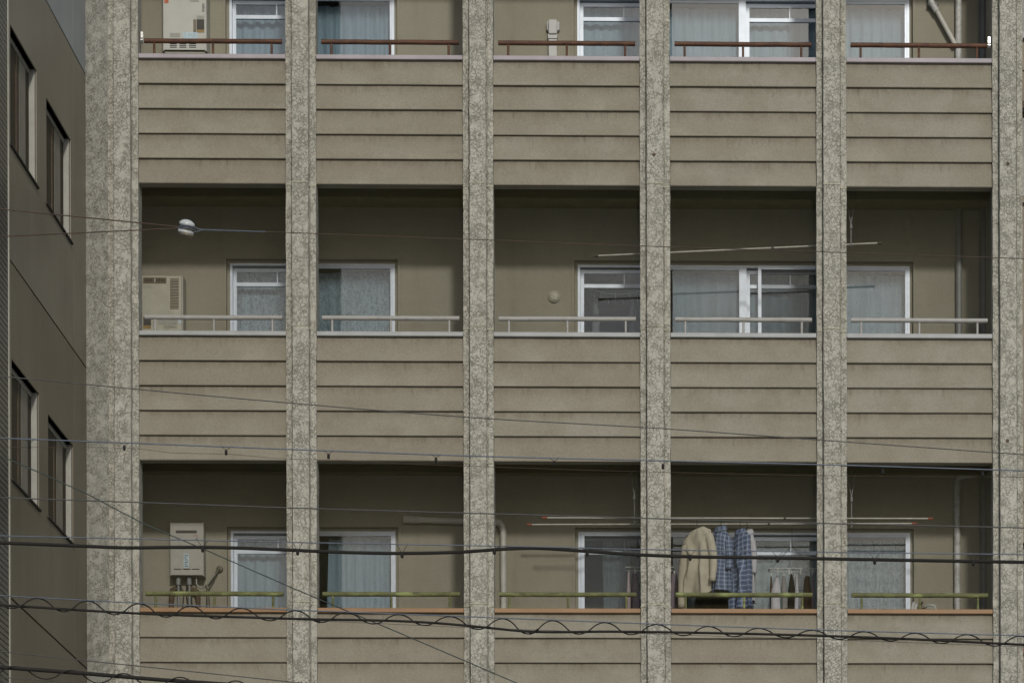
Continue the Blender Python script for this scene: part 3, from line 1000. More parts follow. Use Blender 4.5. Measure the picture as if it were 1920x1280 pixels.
lg.tube([at(321, 1150, yp + .02), at(321.5, 1118, yp + .02), at(323, 1106, yp + .02), at(331, 1101, yp + .02)], .028, 10)
lg.tube([at(371.5, 1150, yp + .02), at(371.5, 1118, yp + .02), at(369, 1108, yp + .02), at(356, 1102, yp + .02)], .026, 10)
lg.build('lagged_pipe', M['lag'], h)
wb = MB()
for px, q in ((332, 345), (341, 337), (349.5, 349.5), (360, 358)):
    wb.tube([at(px, 1086, yp + .04), at(q, 1110, yp + .06), at(q - 4 if px < 345 else q + 4, 1150, yp + .06)], .006, 6)
wb.build('cable', M['dark'], h)
hs = MB()
hs.tube([at(368.3, 1080, yp), at(368.3, 1094, yp), at(372, 1099.5, yp), at(380, 1101, yp), at(388, 1097.5, yp), at(393, 1090, yp - .02), at(403, 1074.5, yp - .02)], .0085, 8)
hs.build('gas_hose', M['alu_dull'], h)
hg = MB()
hg.tube([at(389.5, 1105, yp), at(390, 1128, yp), at(391, 1150, yp)], [.012, .02, .024], 8)
hg.tube([at(387, 1096, yp), at(391, 1104, yp)], .02, 8)
hg.build('gas_cock', M['hose'], h)
# pipe bracket going up right with a wall plate
pb_ = MB()
pb_.tube([at(391, 1099, yp + .02), at(405, 1075, yp + .05)], .009, 8)
pb_.tube([at(404, 1076, yp + .05), at(409, 1068, yp + .07), at(413, 1066, YW - .005)], .014, 10)
pb_.lathe((at(412, 1067, YW).x, YW - .02, at(412, 1067, YW).z), (0, 1, 0), [(0, .015), (.0, .034), (.018, .036)], 14)
pb_.build('wall_elbow', M['hose'], h)


# ------------------------------------------------------------------ pipes, duct, vent, tap
def pipe_thing(name, label, cat, secs, group=None):
    a = secs[0][0][0]
    t = thing(name, (a.x, YW, a.z), label, cat, group)
    for pts, rad, mat, nm, lb in secs:
        o = MB().tube(pts, rad, 14).build(nm, M[mat], t)
        if lb: o['label'] = lb
    return t


def bend(p, q, r_, n=5):
    return None


yq = YW - .055
xs = at(1797.3, 60, yq).x
def zsl(row): return ZC[row] - CEIL + .15
z_top = zsl(-1) - .15
secs = []
V = lambda x, z, y=yq: Vector((x, y, z))
secs.append(([V(xs, ZC[0] + .06), V(xs, z_top)], .034, 'pipe_w', 'pipe_section', 'pale weathered upper length of pipe'))
secs.append(([V(xs, zsl(0)), V(xs, ZC[0] + .05)], .036, 'pipe_w', 'pipe_section', None))
secs.append(([V(xs, ZC[0] + .045), V(xs, ZC[0] + .085)], .043, 'rust', 'pipe_collar', 'rusty collar'))
secs.append(([V(xs, ZC[1] + .03), V(xs, zsl(0) - .15)], .033, 'pipe_g', 'pipe_section', 'plain grey middle length of pipe'))
secs.append(([V(xs, zsl(1)), V(xs, ZC[1] + .025)], .034, 'pipe_g', 'pipe_section', None))
secs.append(([V(xs, ZC[1] + .02), V(xs, ZC[1] + .05)], .041, 'pipe_g', 'pipe_collar', None))
x2 = at(1795.0, 1050, yq).x
ze = at(1795, 893, yq).z
secs.append(([V(x2, zsl(2)), V(x2, ze - .08), V(x2 + .004, ze - .03), V(x2 + .03, ze - .004), V(x2 + .09, ze + .006), V(x2 + .2, ze + .02), V(x2 + .23, ze + .2)], .034, 'pipe_w', 'pipe_section', 'scuffed white lower length of pipe with an elbow'))
pipe_thing('drain_pipe', 'slim drain pipe on the balcony wall, white and grey by floor, near the last pillar', 'drain pipe', secs)
xd = at(1844, 60, YW - .10).x
secs = []
for row, m_ in ((0, 'pipe_d'), (1, 'pipe_d'), (2, 'pipe_d')):
    secs.append(([V(xd, zsl(row), YW - .09), V(xd, zsl(row - 1) - .15, YW - .09)], .051, m_, 'pipe_section', None))
    zz = ZC[row] + .14 if row == 0 else ZC[row] + .03
    secs.append(([V(xd, zz - .1, YW - .09), V(xd, zz, YW - .09)], .057, m_, 'pipe_collar', None))
pipe_thing('downpipe', 'thick dark grey downpipe in the shaded corner beside the last pillar', 'drain pipe', secs)

# branch drain in the top right balcony
yb = YW - .07
t = pipe_thing('branch_pipe', 'beige sloping waste pipe meeting the white drain pipe on the top row', 'pipe', [
    ([at(1752, 12, yb), at(1791, 84, yb)], .026, 'pipe_b', 'pipe_section', None),
    ([at(1744, -40, yb), at(1746, 4, yb), at(1752, 14, yb), at(1757, 22, yb)], .034, 'pipe_w', 'elbow', None),
    ([at(1742, 5, yb + .02), at(1756, 14, yb + .02)], .045, 'pipe_g', 'joint_socket', None)])

# bottom row: level pipe with an elbow that runs behind the third pillar
yb = YW - .05
t = pipe_thing('bent_pipe', 'pale grey pipe running level behind the third pillar then turning down', 'pipe', [
    ([at(762, 973.0, yb), at(860, 976.5, yb), at(926, 977.5, yb), at(936, 979.5, yb), at(941.5, 985, yb), at(943.5, 995, yb), Vector((at(944, 1040, yb).x, yb, zsl(2)))], .033, 'pipe_b', 'pipe_section', None),
    ([at(757, 972.5, yb), at(788, 974, yb)], .042, 'pipe_b', 'end_socket', None),
    ([at(927, 977.6, yb), at(936, 979.7, yb), at(941.3, 985, yb), at(943.3, 993, yb)], .038, 'pipe_b', 'elbow', None)])

# top row duct cover
ya = YW - .07
a, b = at(1028.5, 100, ya), at(1044.3, 66, ya)
t = thing('duct_cover', (a.x, YW, ZC[0] - .5), 'grey plastic duct cover with a hooded cap on the top row wall', 'duct cover')
MB().rbox(a.x, b.x, ya, YW - .003, ZC[0] - .8, b.z, .01).build('channel', M['duct'], t)
a, b = at(1027.3, 72.5, ya - .01), at(1045.0, 62.5, ya - .01)
MB().rbox(a.x, b.x, ya - .012, YW - .003, a.z, b.z, .008).build('coupling', M['duct'], t)
a, b = at(1026.2, 64, ya - .02), at(1046.8, 37, ya - .02)
MB().rbox(a.x + .012, b.x - .012, ya - .03, YW - .003, a.z, b.z, .016).build('hood', M['duct'], t)
MB().rbox(a.x - .012, b.x + .012, ya + .02, YW - .004, a.z + .05, b.z, .02).build('hood_flange', M['duct'], t)

# round vent
cv = at(1039, 555.5, YW - .02)
t = thing('round_vent', (cv.x, YW, cv.z), 'round cream vent cap on the middle row wall near the third pillar', 'vent')
MB().lathe((cv.x, YW - .002, cv.z), (0, -1, 0), [(0, .064), (.012, .064), (.022, .058), (.022, .054), (.018, .052)], 28).build('ring', M['cream'], t)
MB().lathe((cv.x, YW - .019, cv.z), (0, -1, 0), [(0, .050), (.008, .050), (.014, .044), (.016, .02)], 24).build('disc', M['cream'], t)
vm = MB()
vm.tube([(cv.x - .008, YW - .036, cv.z + .014), (cv.x - .012, YW - .036, cv.z - .006), (cv.x - .004, YW - .036, cv.z - .016), (cv.x + .010, YW - .036, cv.z - .012)], .0022, 5)
vm.build('embossed_mark', M['sticker'], t)

# outdoor tap and clothes-peg strips, bottom right balcony
yt = YW - .06
c = at(1733, 1136, yt)
t = thing('outdoor_tap', (c.x, YW, c.z - .05), 'outdoor tap with a curved white hose above the bottom row coping', 'tap')
mb = MB()
mb.tube([at(1727, 1145, yt), at(1727, 1128, yt)], .012, 8)
mb.lathe(at(1727.5, 1131.5, yt - .02), (0, 0, 1), [(0, .012), (.01, .022), (.022, .022), (.03, .010)], 10)
mb.tube([at(1721, 1139, yt), at(1735, 1138, yt)], .014, 8)
mb.build('tap_body', M['hose'], t)
MB().tube([at(1734, 1138, yt), at(1737, 1135, yt - .02), at(1743, 1133.5, yt - .03), at(1750, 1134.5, yt - .03), at(1754, 1139, yt - .03), at(1756, 1150, yt - .03)], .011, 8).build('hose', M['white'], t)
p, q = at(1738, 1149, YW), at(1756, 1132, YW)
MB().box(p.x, q.x, YW - .012, YW - .001, p.z, q.z).build('back_plate', M['sticker'], t)
t = thing('folded_board', (at(1713, 1145, .9).x, .9, zsl(2)), 'pale thin boards leaning by the window under the outdoor tap', 'board')
for d, tp in ((0, 1128), (5, 1131)):
    b0, b1 = at(1707 + d, 1160, .93), at(1713.5 + d, tp, 1.0)
    m = MB(); v_ = Vector((.018, 0, 0)); w_ = Vector((0, .02, 0))
    m.add([b0 - v_, b0 + v_, b0 + v_ + w_, b0 - v_ + w_, b1 - v_ * .6, b1 + v_ * .6, b1 + v_ * .6 + w_, b1 - v_ * .6 + w_], [(0, 1, 5, 4), (1, 2, 6, 5), (2, 3, 7, 6), (3, 0, 4, 7), (4, 5, 6, 7), (3, 2, 1, 0)])
    m.build('board', M['duct'], t)


# ------------------------------------------------------------------ drying poles and their hangers
def pole_bracket(px, py_top, py_bot, y, row, label, spread=4.5):
    c = at(px, py_bot, y)
    ztop = ZC[row] + 2.8 - CEIL
    t = thing('pole_bracket', (c.x, y, c.z), label, 'pole bracket', 'ceiling brackets for drying poles')
    fork = at(px, py_top + 26, y)
    up = at(px - spread, py_top, y)
    up2 = at(px + spread, py_top, y)
    m = MB()
    m.tube([Vector((fork.x, y, fork.z - .06)), c], .0075, 8)
    m.build('stem', M['pipe_g'], t)
    m = MB()
    m.tube([fork + Vector((0, 0, -.05)), fork + Vector((0, 0, .0))], .015, 8)
    m.tube([fork, up + Vector((0, .05, 0)), Vector((up.x - .02, y + .12, ztop))], .006, 6)
    m.tube([fork, up2 + Vector((0, .05, 0)), Vector((up2.x + .02, y + .12, ztop))], .006, 6)
    m.build('fork', M['pipe_g'], t)
    m = MB()
    for d in (0, .075):
        pts = [Vector((c.x + .004, y + .02 + .03 * math.cos(R(a)) - .0, c.z + .03 + d + .03 * math.sin(R(a)))) for a in range(-200, 90, 30)]
        m.tube(pts, .006, 6)
    m.build('hook', M['pipe_g'], t)
    return t


YP = .36
pole_bracket(1595.5, 394, 462, YP, 1, 'forked ceiling bracket holding the slanting pole in the middle row')
pole_bracket(1189.5, 902, 984, YP, 2, 'forked ceiling bracket left of the fourth pillar in the bottom row')
pole_bracket(1596.5, 905, 990, YP, 2, 'forked ceiling bracket right of the fifth pillar in the bottom row')


def pole(p, q, label, tip, rad=.0105):
    t = thing('drying_pole', (p + q) / 2, label, 'drying pole', 'laundry drying poles')
    d = (q - p).normalized()
    MB().tube([p + d * .03, q - d * .03], rad, 10).build('rod', M['pole_m'], t)
    MB().tube([p, p + d * .05], rad * 1.35, 10).build('end_cap', M[tip], t)
    MB().tube([q - d * .05, q], rad * 1.35, 10).build('end_cap', M[tip], t)
    m_ = p + (q - p) * .62
    MB().tube([m_ - d * .012, m_ + d * .012], rad * 1.25, 10).build('stop_ring', M['dark'], t)
    return t


pole(at(1113, 480, .40), at(1654, 455.5, .36), 'slanting steel drying pole with dark caps across the middle row', 'dark')
pole(at(1017, 970.2, .33), at(1749, 971.8, .33), 'upper steel drying pole with red tips above the washing', 'red', .0095)
pole(at(988, 983.0, .62), at(1719, 981.0, .62), 'lower steel drying pole with red tips behind the hung shirts', 'red', .0095)


# ------------------------------------------------------------------ laundry
def hanger(name_pt, zp, half, ang, par, mat='dark', drop=.11):
    """wire hanger as part of a garment: hook over the pole and two shoulders"""
    c = Vector(name_pt)
    d = Vector((math.cos(ang), math.sin(ang), 0))
    m = MB()
    pts = [Vector((c.x, c.y - .016, zp - .012))]
    for a in range(180, -31, -30):
        pts.append(Vector((c.x, c.y - .0 + .017 * math.cos(R(a)), zp + .004 + .017 * math.sin(R(a)))))
    pts = pts[::-1]
    m.tube([Vector((c.x, c.y, zp - drop)), Vector((c.x, c.y, zp - .03))] + pts[::-1], .004, 6)
    m.tube([c + d * (-half) + Vector((0, 0, zp - drop - .075 - c.z)), Vector((c.x, c.y, zp - drop)), c + d * half + Vector((0, 0, zp - drop - .075 - c.z))], .005, 6)
    return m.build('hanger', M[mat], par)


def garment(name, label, cat, mat, cx, y, ztop, length, wid, ang, sleeves=(), flare=1.0, thick=.05, collar=True, tail=0.0, seed=0.0, group='washing on the drying poles', zpole=None, neck=.075, tilt=0.0, drop=.10, rib=.040):
    """a shirt hung on a hanger; ang turns it about its vertical axis; sleeves: list of (side, length, out, drop)"""
    d = Vector((math.cos(ang), math.sin(ang), 0)); nrm = Vector((-d.y, d.x, 0))
    t = thing(name, (cx, y, ztop - length), label, cat, group)
    C0 = Vector((cx, y, 0))
    nr, na = 44, 56
    vv, ff, uv = [], [], []
    for j in range(nr + 1):
        f = j / nr
        z = ztop - length * f
        s = length * f
        if s < drop:
            q = s / drop
            hw = neck + (wid - neck) * (q ** 1.15)
            th = thick * (.55 + .45 * q)
        else:
            q = (s - drop) / (length - drop)
            hw = wid * (1 + (flare - 1) * q) * (1 - .05 * math.sin(q * math.pi))
            th = thick * (1 + .35 * q)
        for i in range(na):
            a = 2 * math.pi * i / na
            ca, sa = math.cos(a), math.sin(a)
            fold = 1 + .34 * f * noise.noise(Vector((ca * 2.3 + seed, sa * 2.3, f * 1.1 + seed)))
            rip = rib * min(1, f * 1.8) * (.4 + abs(noise.noise(Vector((a * 1.3, f * 1.6, seed))))) * math.sin(a * 5 + seed * 3 + 3.5 * noise.noise(Vector((f * 2, seed, a * .6))))
            px_ = hw * ca * (1 + .03 * noise.noise(Vector((f * 3, seed, ca))))
            py_ = th * sa * fold + rip * (abs(sa) ** .5)
            cr = noise.noise(Vector((a * 2.6 + seed, f * 5.0 + a * .8, seed))) * .011 + abs(noise.noise(Vector((a * 1.4 + seed, f * 9 + 2 * a, seed + 4)))) * .014
            py_ += cr * sa; px_ += cr * ca * .6
            zz = z + (.012 * math.sin(a * 2 + seed) + tail * (.5 - .5 * sa)) * (f ** 3)
            vv.append(C0 + d * px_ + nrm * py_ + Vector((0, 0, zz + px_ * tilt * (1 - .8 * f))))
            uv.append((px_ + (.9 if sa < 0 else 0), zz))
    for j in range(nr):
        for i in range(na):
            l = (i + 1) % na
            ff.append((j * na + i, j * na + l, (j + 1) * na + l, (j + 1) * na + i))
    mb = MB().add(vv, ff, True)
    uvs = list(uv)
    body = mb.build('body', mat, t)
    _uv(body, uvs)
    for (side, ln, out, bend_) in sleeves:
        mb = MB(); vv, ff, uv = [], [], []
        p0 = C0 + d * (side * (wid - .035)) + Vector((0, 0, ztop - .105 + side * wid * tilt))
        ns, nn = 12, 14
        for j in range(ns + 1):
            f = j / ns
            c = p0 + d * (side * out * math.sin(min(1, f * 1.5) * math.pi / 2)) + Vector((0, 0, -ln * f)) + nrm * (bend_ * f * f)
            rx = .080 - .022 * f
            for i in range(nn):
                a = 2 * math.pi * i / nn
                w_ = 1 + .18 * noise.noise(Vector((f * 5 + seed, math.cos(a) * 1.5, side)))
                vv.append(c + d * (rx * .62 * math.cos(a) * w_) + nrm * (rx * .5 * math.sin(a) * w_) + Vector((0, 0, side * .0)))
                uv.append((rx * math.cos(a) + side * .2, -ln * f))
        for j in range(ns):
            for i in range(nn):
                l = (i + 1) % nn
                ff.append((j * nn + i, j * nn + l, (j + 1) * nn + l, (j + 1) * nn + i))
        ff.append(list(range(nn))); ff.append([ns * nn + i for i in range(nn)])
        s_ = mb.add(vv, ff, True).build('sleeve', mat, t)
        _uv(s_, uv)
    if collar:
        mb = MB(); uv = []
        vv, ff = [], []
        nn = 16
        for j, (dz, k) in enumerate(((.0, 1.0), (.03, .92), (.028, 1.12), (-.012, 1.38))):
            for i in range(nn):
                a = 2 * math.pi * i / nn
                vv.append(C0 + d * (neck * 1.0 * k * math.cos(a)) + nrm * (.036 * k * math.sin(a)) + Vector((0, 0, ztop + dz - .016 * (1 - math.sin(a)))))
                uv.append((a * .05, dz))
        for j in range(3):
            for i in range(nn):
                l = (i + 1) % nn
                ff.append((j * nn + i, j * nn + l, (j + 1) * nn + l, (j + 1) * nn + i))
        c_ = mb.add(vv, ff, True).build('collar', mat, t)
        _uv(c_, uv)
    if zpole is not None:
        hanger((cx, y, ztop), zpole, wid * .8, ang, t, drop=max(.05, zpole - ztop - .01))
    return t


def _uv(o, uv):
    me = o.data
    lay = me.uv_layers.new(name='UVMap')
    for lp in me.loops:
        lay.data[lp.index].uv = uv[lp.vertex_index]


zp1 = at(1300, 970.6, .33).z
yl = .36
def gz(px, py): return at(px, py, yl).z
def gx(px): return at(px, 1050, yl).x
garment('jumper', 'beige long sleeved jumper on the drying pole in the bottom row', 'jumper', M['beige_knit'], gx(1307), yl, gz(1311, 992), gz(1311, 992) - gz(1311, 1114), .162, R(-28),
        sleeves=((-1, .64, .05, -.02), (1, .50, .075, -.05)), thick=.032, rib=.05, collar=False, seed=1.3, zpole=zp1, neck=.075, tilt=.30, drop=.065)
garment('checked_shirt', 'blue checked shirt with short tails next to the beige jumper', 'shirt', M['plaid'], gx(1352), yl + .02, gz(1352, 988), gz(1352, 988) - gz(1352, 1108), .135, R(-42),
        sleeves=((1, .30, .02, -.02),), thick=.04, seed=4.1, zpole=zp1, tilt=-.3, neck=.055)
garment('checked_shirt', 'darker blue checked shirt hanging lowest next to the white shirt', 'shirt', M['plaid2'], gx(1388), yl + .0, gz(1388, 994), gz(1388, 994) - gz(1388, 1152), .150, R(-52),
        sleeves=((-1, .42, .03, .02),), flare=1.12, thick=.045, seed=7.7, zpole=zp1, tilt=.25, neck=.055)
garment('white_shirt', 'white shirt showing behind the darker blue checked shirt', 'shirt', M['white_cloth'], gx(1401), yl + .09, gz(1401, 992), gz(1401, 992) - gz(1401, 1125), .095, R(-40),
        sleeves=((1, .34, .02, .0),), thick=.05, seed=9.2, zpole=zp1, neck=.06)


def limp(name, label, cat, mat, px0, px1, py0, py1, y, seed=0.0, taper=.35, group='small washing on the pegged hangers', thick=.03):
    """a small folded cloth pegged at its top"""
    x0, x1 = at(px0, py0, y).x, at(px1, py0, y).x
    z1, z0 = at(px0, py0, y).z, at(px0, py1, y).z
    cx, hw = (x0 + x1) / 2, (x1 - x0) / 2
    na, nr = 14, 10
    vv, ff = [], []
    for j in range(nr + 1):
        f = j / nr
        k = taper + (1 - taper) * min(1, f * 2.4) ** .8
        k *= 1 + .12 * noise.noise(Vector((seed, f * 3, 0)))
        sh = .35 * hw * noise.noise(Vector((seed + 3, f * 1.5, 1)))
        for i in range(na):
            a = 2 * math.pi * i / na
            rip = 1 + .3 * math.sin(a * 4 + seed) * f
            vv.append((cx + sh + hw * k * math.cos(a), y + thick * rip * math.sin(a), z1 + (z0 - z1) * f + .02 * math.sin(a * 2 + seed) * (j == nr)))
    for j in range(nr):
        for i in range(na):
            l = (i + 1) % na
            ff.append((j * na + i, j * na + l, (j + 1) * na + l, (j + 1) * na + i))
    ff.append(list(range(na)))
    t = thing(name, (cx, y, z0), label, cat, group)
    MB().add(vv, ff, True).build('cloth', M[mat], t)
    pg = MB()
    pg.box(cx - .006, cx + .006, y - .014, y + .014, z1 - .025, z1 + .03)
    pg.build('peg', M['duct'], t)
    return t


yk = .70
limp('small_towel', 'brown edge of a small cloth pegged left of the white towel', 'cloth', 'brown_cloth', 1443, 1449, 1080, 1150, yk + .06, 1.0)
limp('small_towel', 'small white towel pegged on the clip hanger in the bottom row', 'towel', 'white_cloth', 1446, 1464, 1080, 1148, yk - .02, 2.4, .25)
limp('camisole', 'grey beige undershirt pegged between the white towel and a black garment', 'undershirt', 'grey_cloth', 1465, 1476, 1079, 1143, yk, 3.6)
limp('black_garment', 'narrow black garment pegged on the clip hanger', 'garment', 'black_cloth', 1477, 1491, 1076, 1150, yk + .02, 5.0, .2)
limp('small_towel', 'narrow white cloth pegged right of the black garment', 'cloth', 'white_cloth', 1490, 1498, 1078, 1150, yk - .01, 6.1)
limp('brown_garment', 'brown garment pegged nearest the fifth pillar', 'garment', 'brown_cloth', 1506, 1522, 1080, 1146, yk + .04, 7.3, .5)
limp('mauve_garment', 'mauve strip of cloth hanging against the fifth pillar', 'garment', 'mauve_cloth', 1522, 1527, 1073, 1150, yk - .03, 8.5, .7)
limp('pink_garment', 'pale pink garment pegged just left of the fourth pillar', 'garment', 'pink_cloth', 1175, 1183, 1074, 1150, yk - .02, 9.1, .5)
limp('mauve_garment', 'dull mauve garment hanging between the pink one and the fourth pillar', 'garment', 'mauve_cloth', 1184, 1199, 1074, 1150, yk + .02, 10.4, .5)
limp('dark_garment', 'dark garment half hidden behind the beige jumper', 'garment', 'mauve_cloth', 1256, 1273, 1075, 1150, yk, 11.8, .6)
limp('dark_trousers', 'black trousers low behind the mossy rail under the beige jumper', 'trousers', 'black_cloth', 1302, 1340, 1108, 1165, yk + .05, 12.5, .9)
limp('dark_trousers', 'black trousers low behind the mossy rail under the checked shirts', 'trousers', 'black_cloth', 1338, 1374, 1106, 1165, yk + .02, 13.1, .9)
limp('pink_garment', 'small pinkish cloth low beside the first rail post under the jumper', 'cloth', 'pink_cloth', 1278, 1287, 1118, 1160, yk - .1, 14.0, .7)


def clip_hanger(px0, px1, py, y, zhook, label, mat='duct', bow=0.0):
    a, b = at(px0, py, y), at(px1, py, y)
    t = thing('clip_hanger', ((a.x + b.x) / 2, y, a.z), label, 'clip hanger', 'pegged laundry hangers')
    cx = (a.x + b.x) / 2
    m = MB()
    n = 10
    for dy in (-.09, .09):
        m.tube([Vector((a.x + (b.x - a.x) * i / n, y + dy, a.z - bow * math.sin(math.pi * i / n))) for i in range(n + 1)], .006, 6)
    m.tube([Vector((a.x, y - .09, a.z)), Vector((a.x, y + .09, a.z))], .006, 6)
    m.tube([Vector((b.x, y - .09, a.z)), Vector((b.x, y + .09, a.z))], .006, 6)
    m.build('frame', M[mat], t)
    m = MB()
    for x in (a.x, b.x):
        for dy in (-.09, .09):
            m.tube([Vector((x, y + dy, a.z)), Vector((cx, y, min(zhook - .05, a.z + .25)))], .0022, 5)
    m.tube([Vector((cx, y, min(zhook - .05, a.z + .25))), Vector((cx, y, zhook)), Vector((cx + .012, y + .012, zhook + .012)), Vector((cx, y + .024, zhook))], .0035, 6)
    m.build('hook', M['greywire'], t)
    for i in range(8):
        f = (i + .5) / 8
        x = a.x + (b.x - a.x) * f
        zz = a.z - bow * math.sin(math.pi * f)
        dy = -.09 if i % 2 else .09
        m = MB()
        m.box(x - .005, x + .005, y + dy - .012, y + dy + .012, zz - .065, zz - .008)
        m.build('peg', M['white' if mat == 'duct' else mat], t)
    return t


zp2 = at(1500, 983, .62).z
clip_hanger(1442, 1528, 1068, .70, zp2, 'clear clip hanger with small washing left of the fifth pillar')
clip_hanger(1174, 1262, 1066, .70, zp2, 'clear clip hanger mostly hidden behind the fourth pillar')
# indoors behind the middle row window
yi = YW + .55
clip_hanger(1107, 1215, 546, yi, ZC[1] + WT + .1, 'white bow shaped clip hanger seen indoors through the dark middle window', 'porcelain', .05)
limp('indoor_towel', 'pale towel hanging indoors under the clip hanger at the window frame', 'towel', 'grey_cloth', 1109, 1123, 558, 660, yi, 15.2, .6, 'washing hung indoors')
limp('indoor_towel', 'dull mauve cloth hanging indoors under the clip hanger by the fourth pillar', 'cloth', 'mauve_cloth', 1178, 1192, 566, 660, yi, 16.9, .5, 'washing hung indoors')

# ------------------------------------------------------------------ left neighbour: a wall running towards the camera
XLW = at(161.5, 640, 0.0).x - .02
PT = lambda px, py: at_x(px, py, XLW)
nb = thing('neighbour_building', (XLW - 1.5, -1.0, 0), 'brown panelled building on the left with recessed aluminium windows and a tiled edge', 'building')
y_edge = PT(16.0, 640).y
y_far = 2.4
y_j = PT(139.5, 1000).y
zj = [PT(150, 1241).z, PT(150, 673).z, PT(150, 121).z]
wins = []
for (pl, pr, pt, pbm) in ((20.5, 70, 135, 350), (88, 133.6, 264, 454), (21.5, 72.5, 737, 953), (89.5, 136.5, 834, 1019)):
    wins.append((PT(pl, 600).y, PT(pr, 600).y, PT(pr, pbm).z, PT(pr, pt).z))
bands = [zj[0] - 3.0, zj[0], zj[1], zj[2], zj[2] + 3.0, zj[2] + 4.0]
bands = [0.0] + bands[0:]
for bi in range(len(bands) - 1):
    za, zb_ = bands[bi] + .010, bands[bi + 1] - .010
    for (ya, yb2) in ((y_edge, y_j - .003), (y_j + .003, y_far)):
        hs_ = [(w[0] - 0, w[1], w[2], w[3]) for w in wins if w[2] > za and w[3] < zb_ and w[0] >= ya - .05 and w[1] <= yb2]
        hs_ = [(max(h_[0], ya + .004), h_[1], h_[2], h_[3]) for h_ in hs_]
        mbw = grid_wall(MB(), (XLW, 0, 0), (0, 1, 0), (0, 0, 1), (1, 0, 0), (ya, yb2), (za, zb_), hs_, .10)
        mbw.build('wall_panel', M['panel_skylit' if za > zj[2] - .1 else 'panel_halflit' if za > zj[1] - .1 else 'panel'], nb, origin=(XLW, ya, za))  # brighter, bluer light on the higher bands is painted as lighter panel colours
hs_ = [(w[0], w[1], w[2], w[3]) for w in wins]
grid_wall(MB(), (XLW - .012, 0, 0), (0, 1, 0), (0, 0, 1), (1, 0, 0), (y_edge, y_far), (0, bands[-1]), hs_, .085).build('backing', M['joint_dark'], nb, origin=(XLW, 0, 0))
for (a, b, c, d) in wins:
    f = MB()
    xo, xi = XLW - .004, XLW - .068
    f.box(xi, xo - .02, a, a + .05, c, d)
    f.box(xi, xo - .010, b - .035, b - .001, c, d)
    f.box(xi, xo - .03, a + .05, b - .035, c, c + .05)
    f.box(xi, xo - .055, a + .05, b - .035, d - .05, d)
    wn_ = f.build('window', M['alu_dull'], nb)
    s = MB()
    m_ = (a + b) / 2
    s.box(xi - .03, xi + .004, m_ - .03, m_ + .03, c + .05, d - .05)
    s.box(xi - .028, xi - .004, m_ + .03, b - .036, c + .05, c + .09)
    s.build('sash', M['lag'], wn_)
    MB().box(xi - .0015, xi + .001, a + .60 * (b - a), a + .84 * (b - a), c + .05, d - .05).build('curtain_strip', M['curtain_strip'], wn_)  # pale strip added before the screen, standing in for the curtain inside
    MB().box(xi - .022, xi - .017, a + .05, b - .036, c + .05, d - .05).build('pane', M['glass'], wn_)
    MB().box(xi - .004, xi - .002, a + .05, b - .036, c + .05, d - .05).build('insect_screen', M['dark_screen'], wn_)  # dark sheet added to keep bright sky reflection off the pane
    cv_ = MB()
    cv_.box(XLW - .068, XLW + .018, a - .03, b + .04, c - .018, c - .002)
    cv_.build('sill', M['joint_dark'], wn_)
    MB().box(xi - .35, xi - .34, a - .2, b + .2, c - .2, d + .2).build('blind', M['lag'], wn_)
# body of the building behind the wall
MB().box(XLW - 4.5, XLW - .6, y_edge - 2.8, y_far, 0, bands[-1] - .1).build('core', M['room'], nb)
# tiled corner nearer the street and its pale trim
MB().box(XLW - .05, XLW + .012, y_edge - .035, y_edge + .012, 0, bands[-1]).build('corner_trim', M['trim'], nb)
yt0 = y_edge - 2.6
MB().box(XLW - .6, XLW - .006, yt0, y_edge - .036, 0, bands[-1]).build('tile_backing', M['tile_joint'], nb)
src = None
zt_ = 4.2
course = .054
while zt_ < 14.2:
    o0 = (XLW, (yt0 + y_edge) / 2, zt_)
    if src is None:
        src = MB().box(XLW - .0058, XLW + .006, yt0, y_edge - .037, zt_, zt_ + course - .009).build('tile', M['tile'], nb, origin=o0)
    else:
        copy_part(src, nb, o0)
    zt_ += course

# ------------------------------------------------------------------ right neighbour glimpsed past the last pillar
xr = XB + .33
rb = thing('corner_building', (xr + 2, 1.0, 0), 'tan rendered building glimpsed past the last pillar with dark openings', 'building')
YR = 1.4
ZR = lambda py: at(1917, py, YR).z
xr_w = at(1911, 640, YR).x - .3
rh = [(xr_w + .2, xr_w + 2.6, ZR(372), ZR(205)), (xr_w + .2, xr_w + 2.6, ZR(1215), ZR(1016)), (xr_w + .2, xr_w + 1.8, ZR(64), ZR(-110))]
MBr = grid_wall(MB(), (0, YR, 0), (1, 0, 0), (0, 0, 1), (0, -1, 0), (xr_w, xr_w + 4), (0, 18), rh, .2)
MBr.build('wall', M['tan'], rb, origin=(xr_w, YR, 0))
for i, (a, b, c, d) in enumerate(rh):
    f = MB()
    f.box(a, a + .05, YR + .08, YR + .14, c, d); f.box(b - .05, b, YR + .08, YR + .14, c, d)
    f.box(a + .05, b - .05, YR + .08, YR + .14, d - .05, d); f.box(a + .05, b - .05, YR + .08, YR + .14, c, c + .05)
    fw = f.build('window', M['alu_dull' if i == 2 else 'lag'], rb)
    MB().box(a + .05, b - .05, YR + .10, YR + .106, c + .05, d - .05).build('pane', M['glass'], fw)
    MB().box(a - .05, b + .05, YR - .06, YR + .08, c - .06, c - .001).build('sill', M['cap_a' if i == 2 else 'brick_red' if i == 1 else 'tan'], fw)
MB().box(xr_w, xr_w + 4, YR + .6, YR + 4, 0, 17.8).build('core', M['room'], rb)
for py in (132, 940):
    z_ = ZR(py)
    MB().box(xr_w, xr_w + 4, YR - .004, YR - .001, z_ - .012, z_).build('string_course', M['joint_dark'], rb)
MB().box(xr_w, xr_w + 4, YR - .05, YR - .001, ZR(205), ZR(192)).build('lintel', M['lag'], rb)

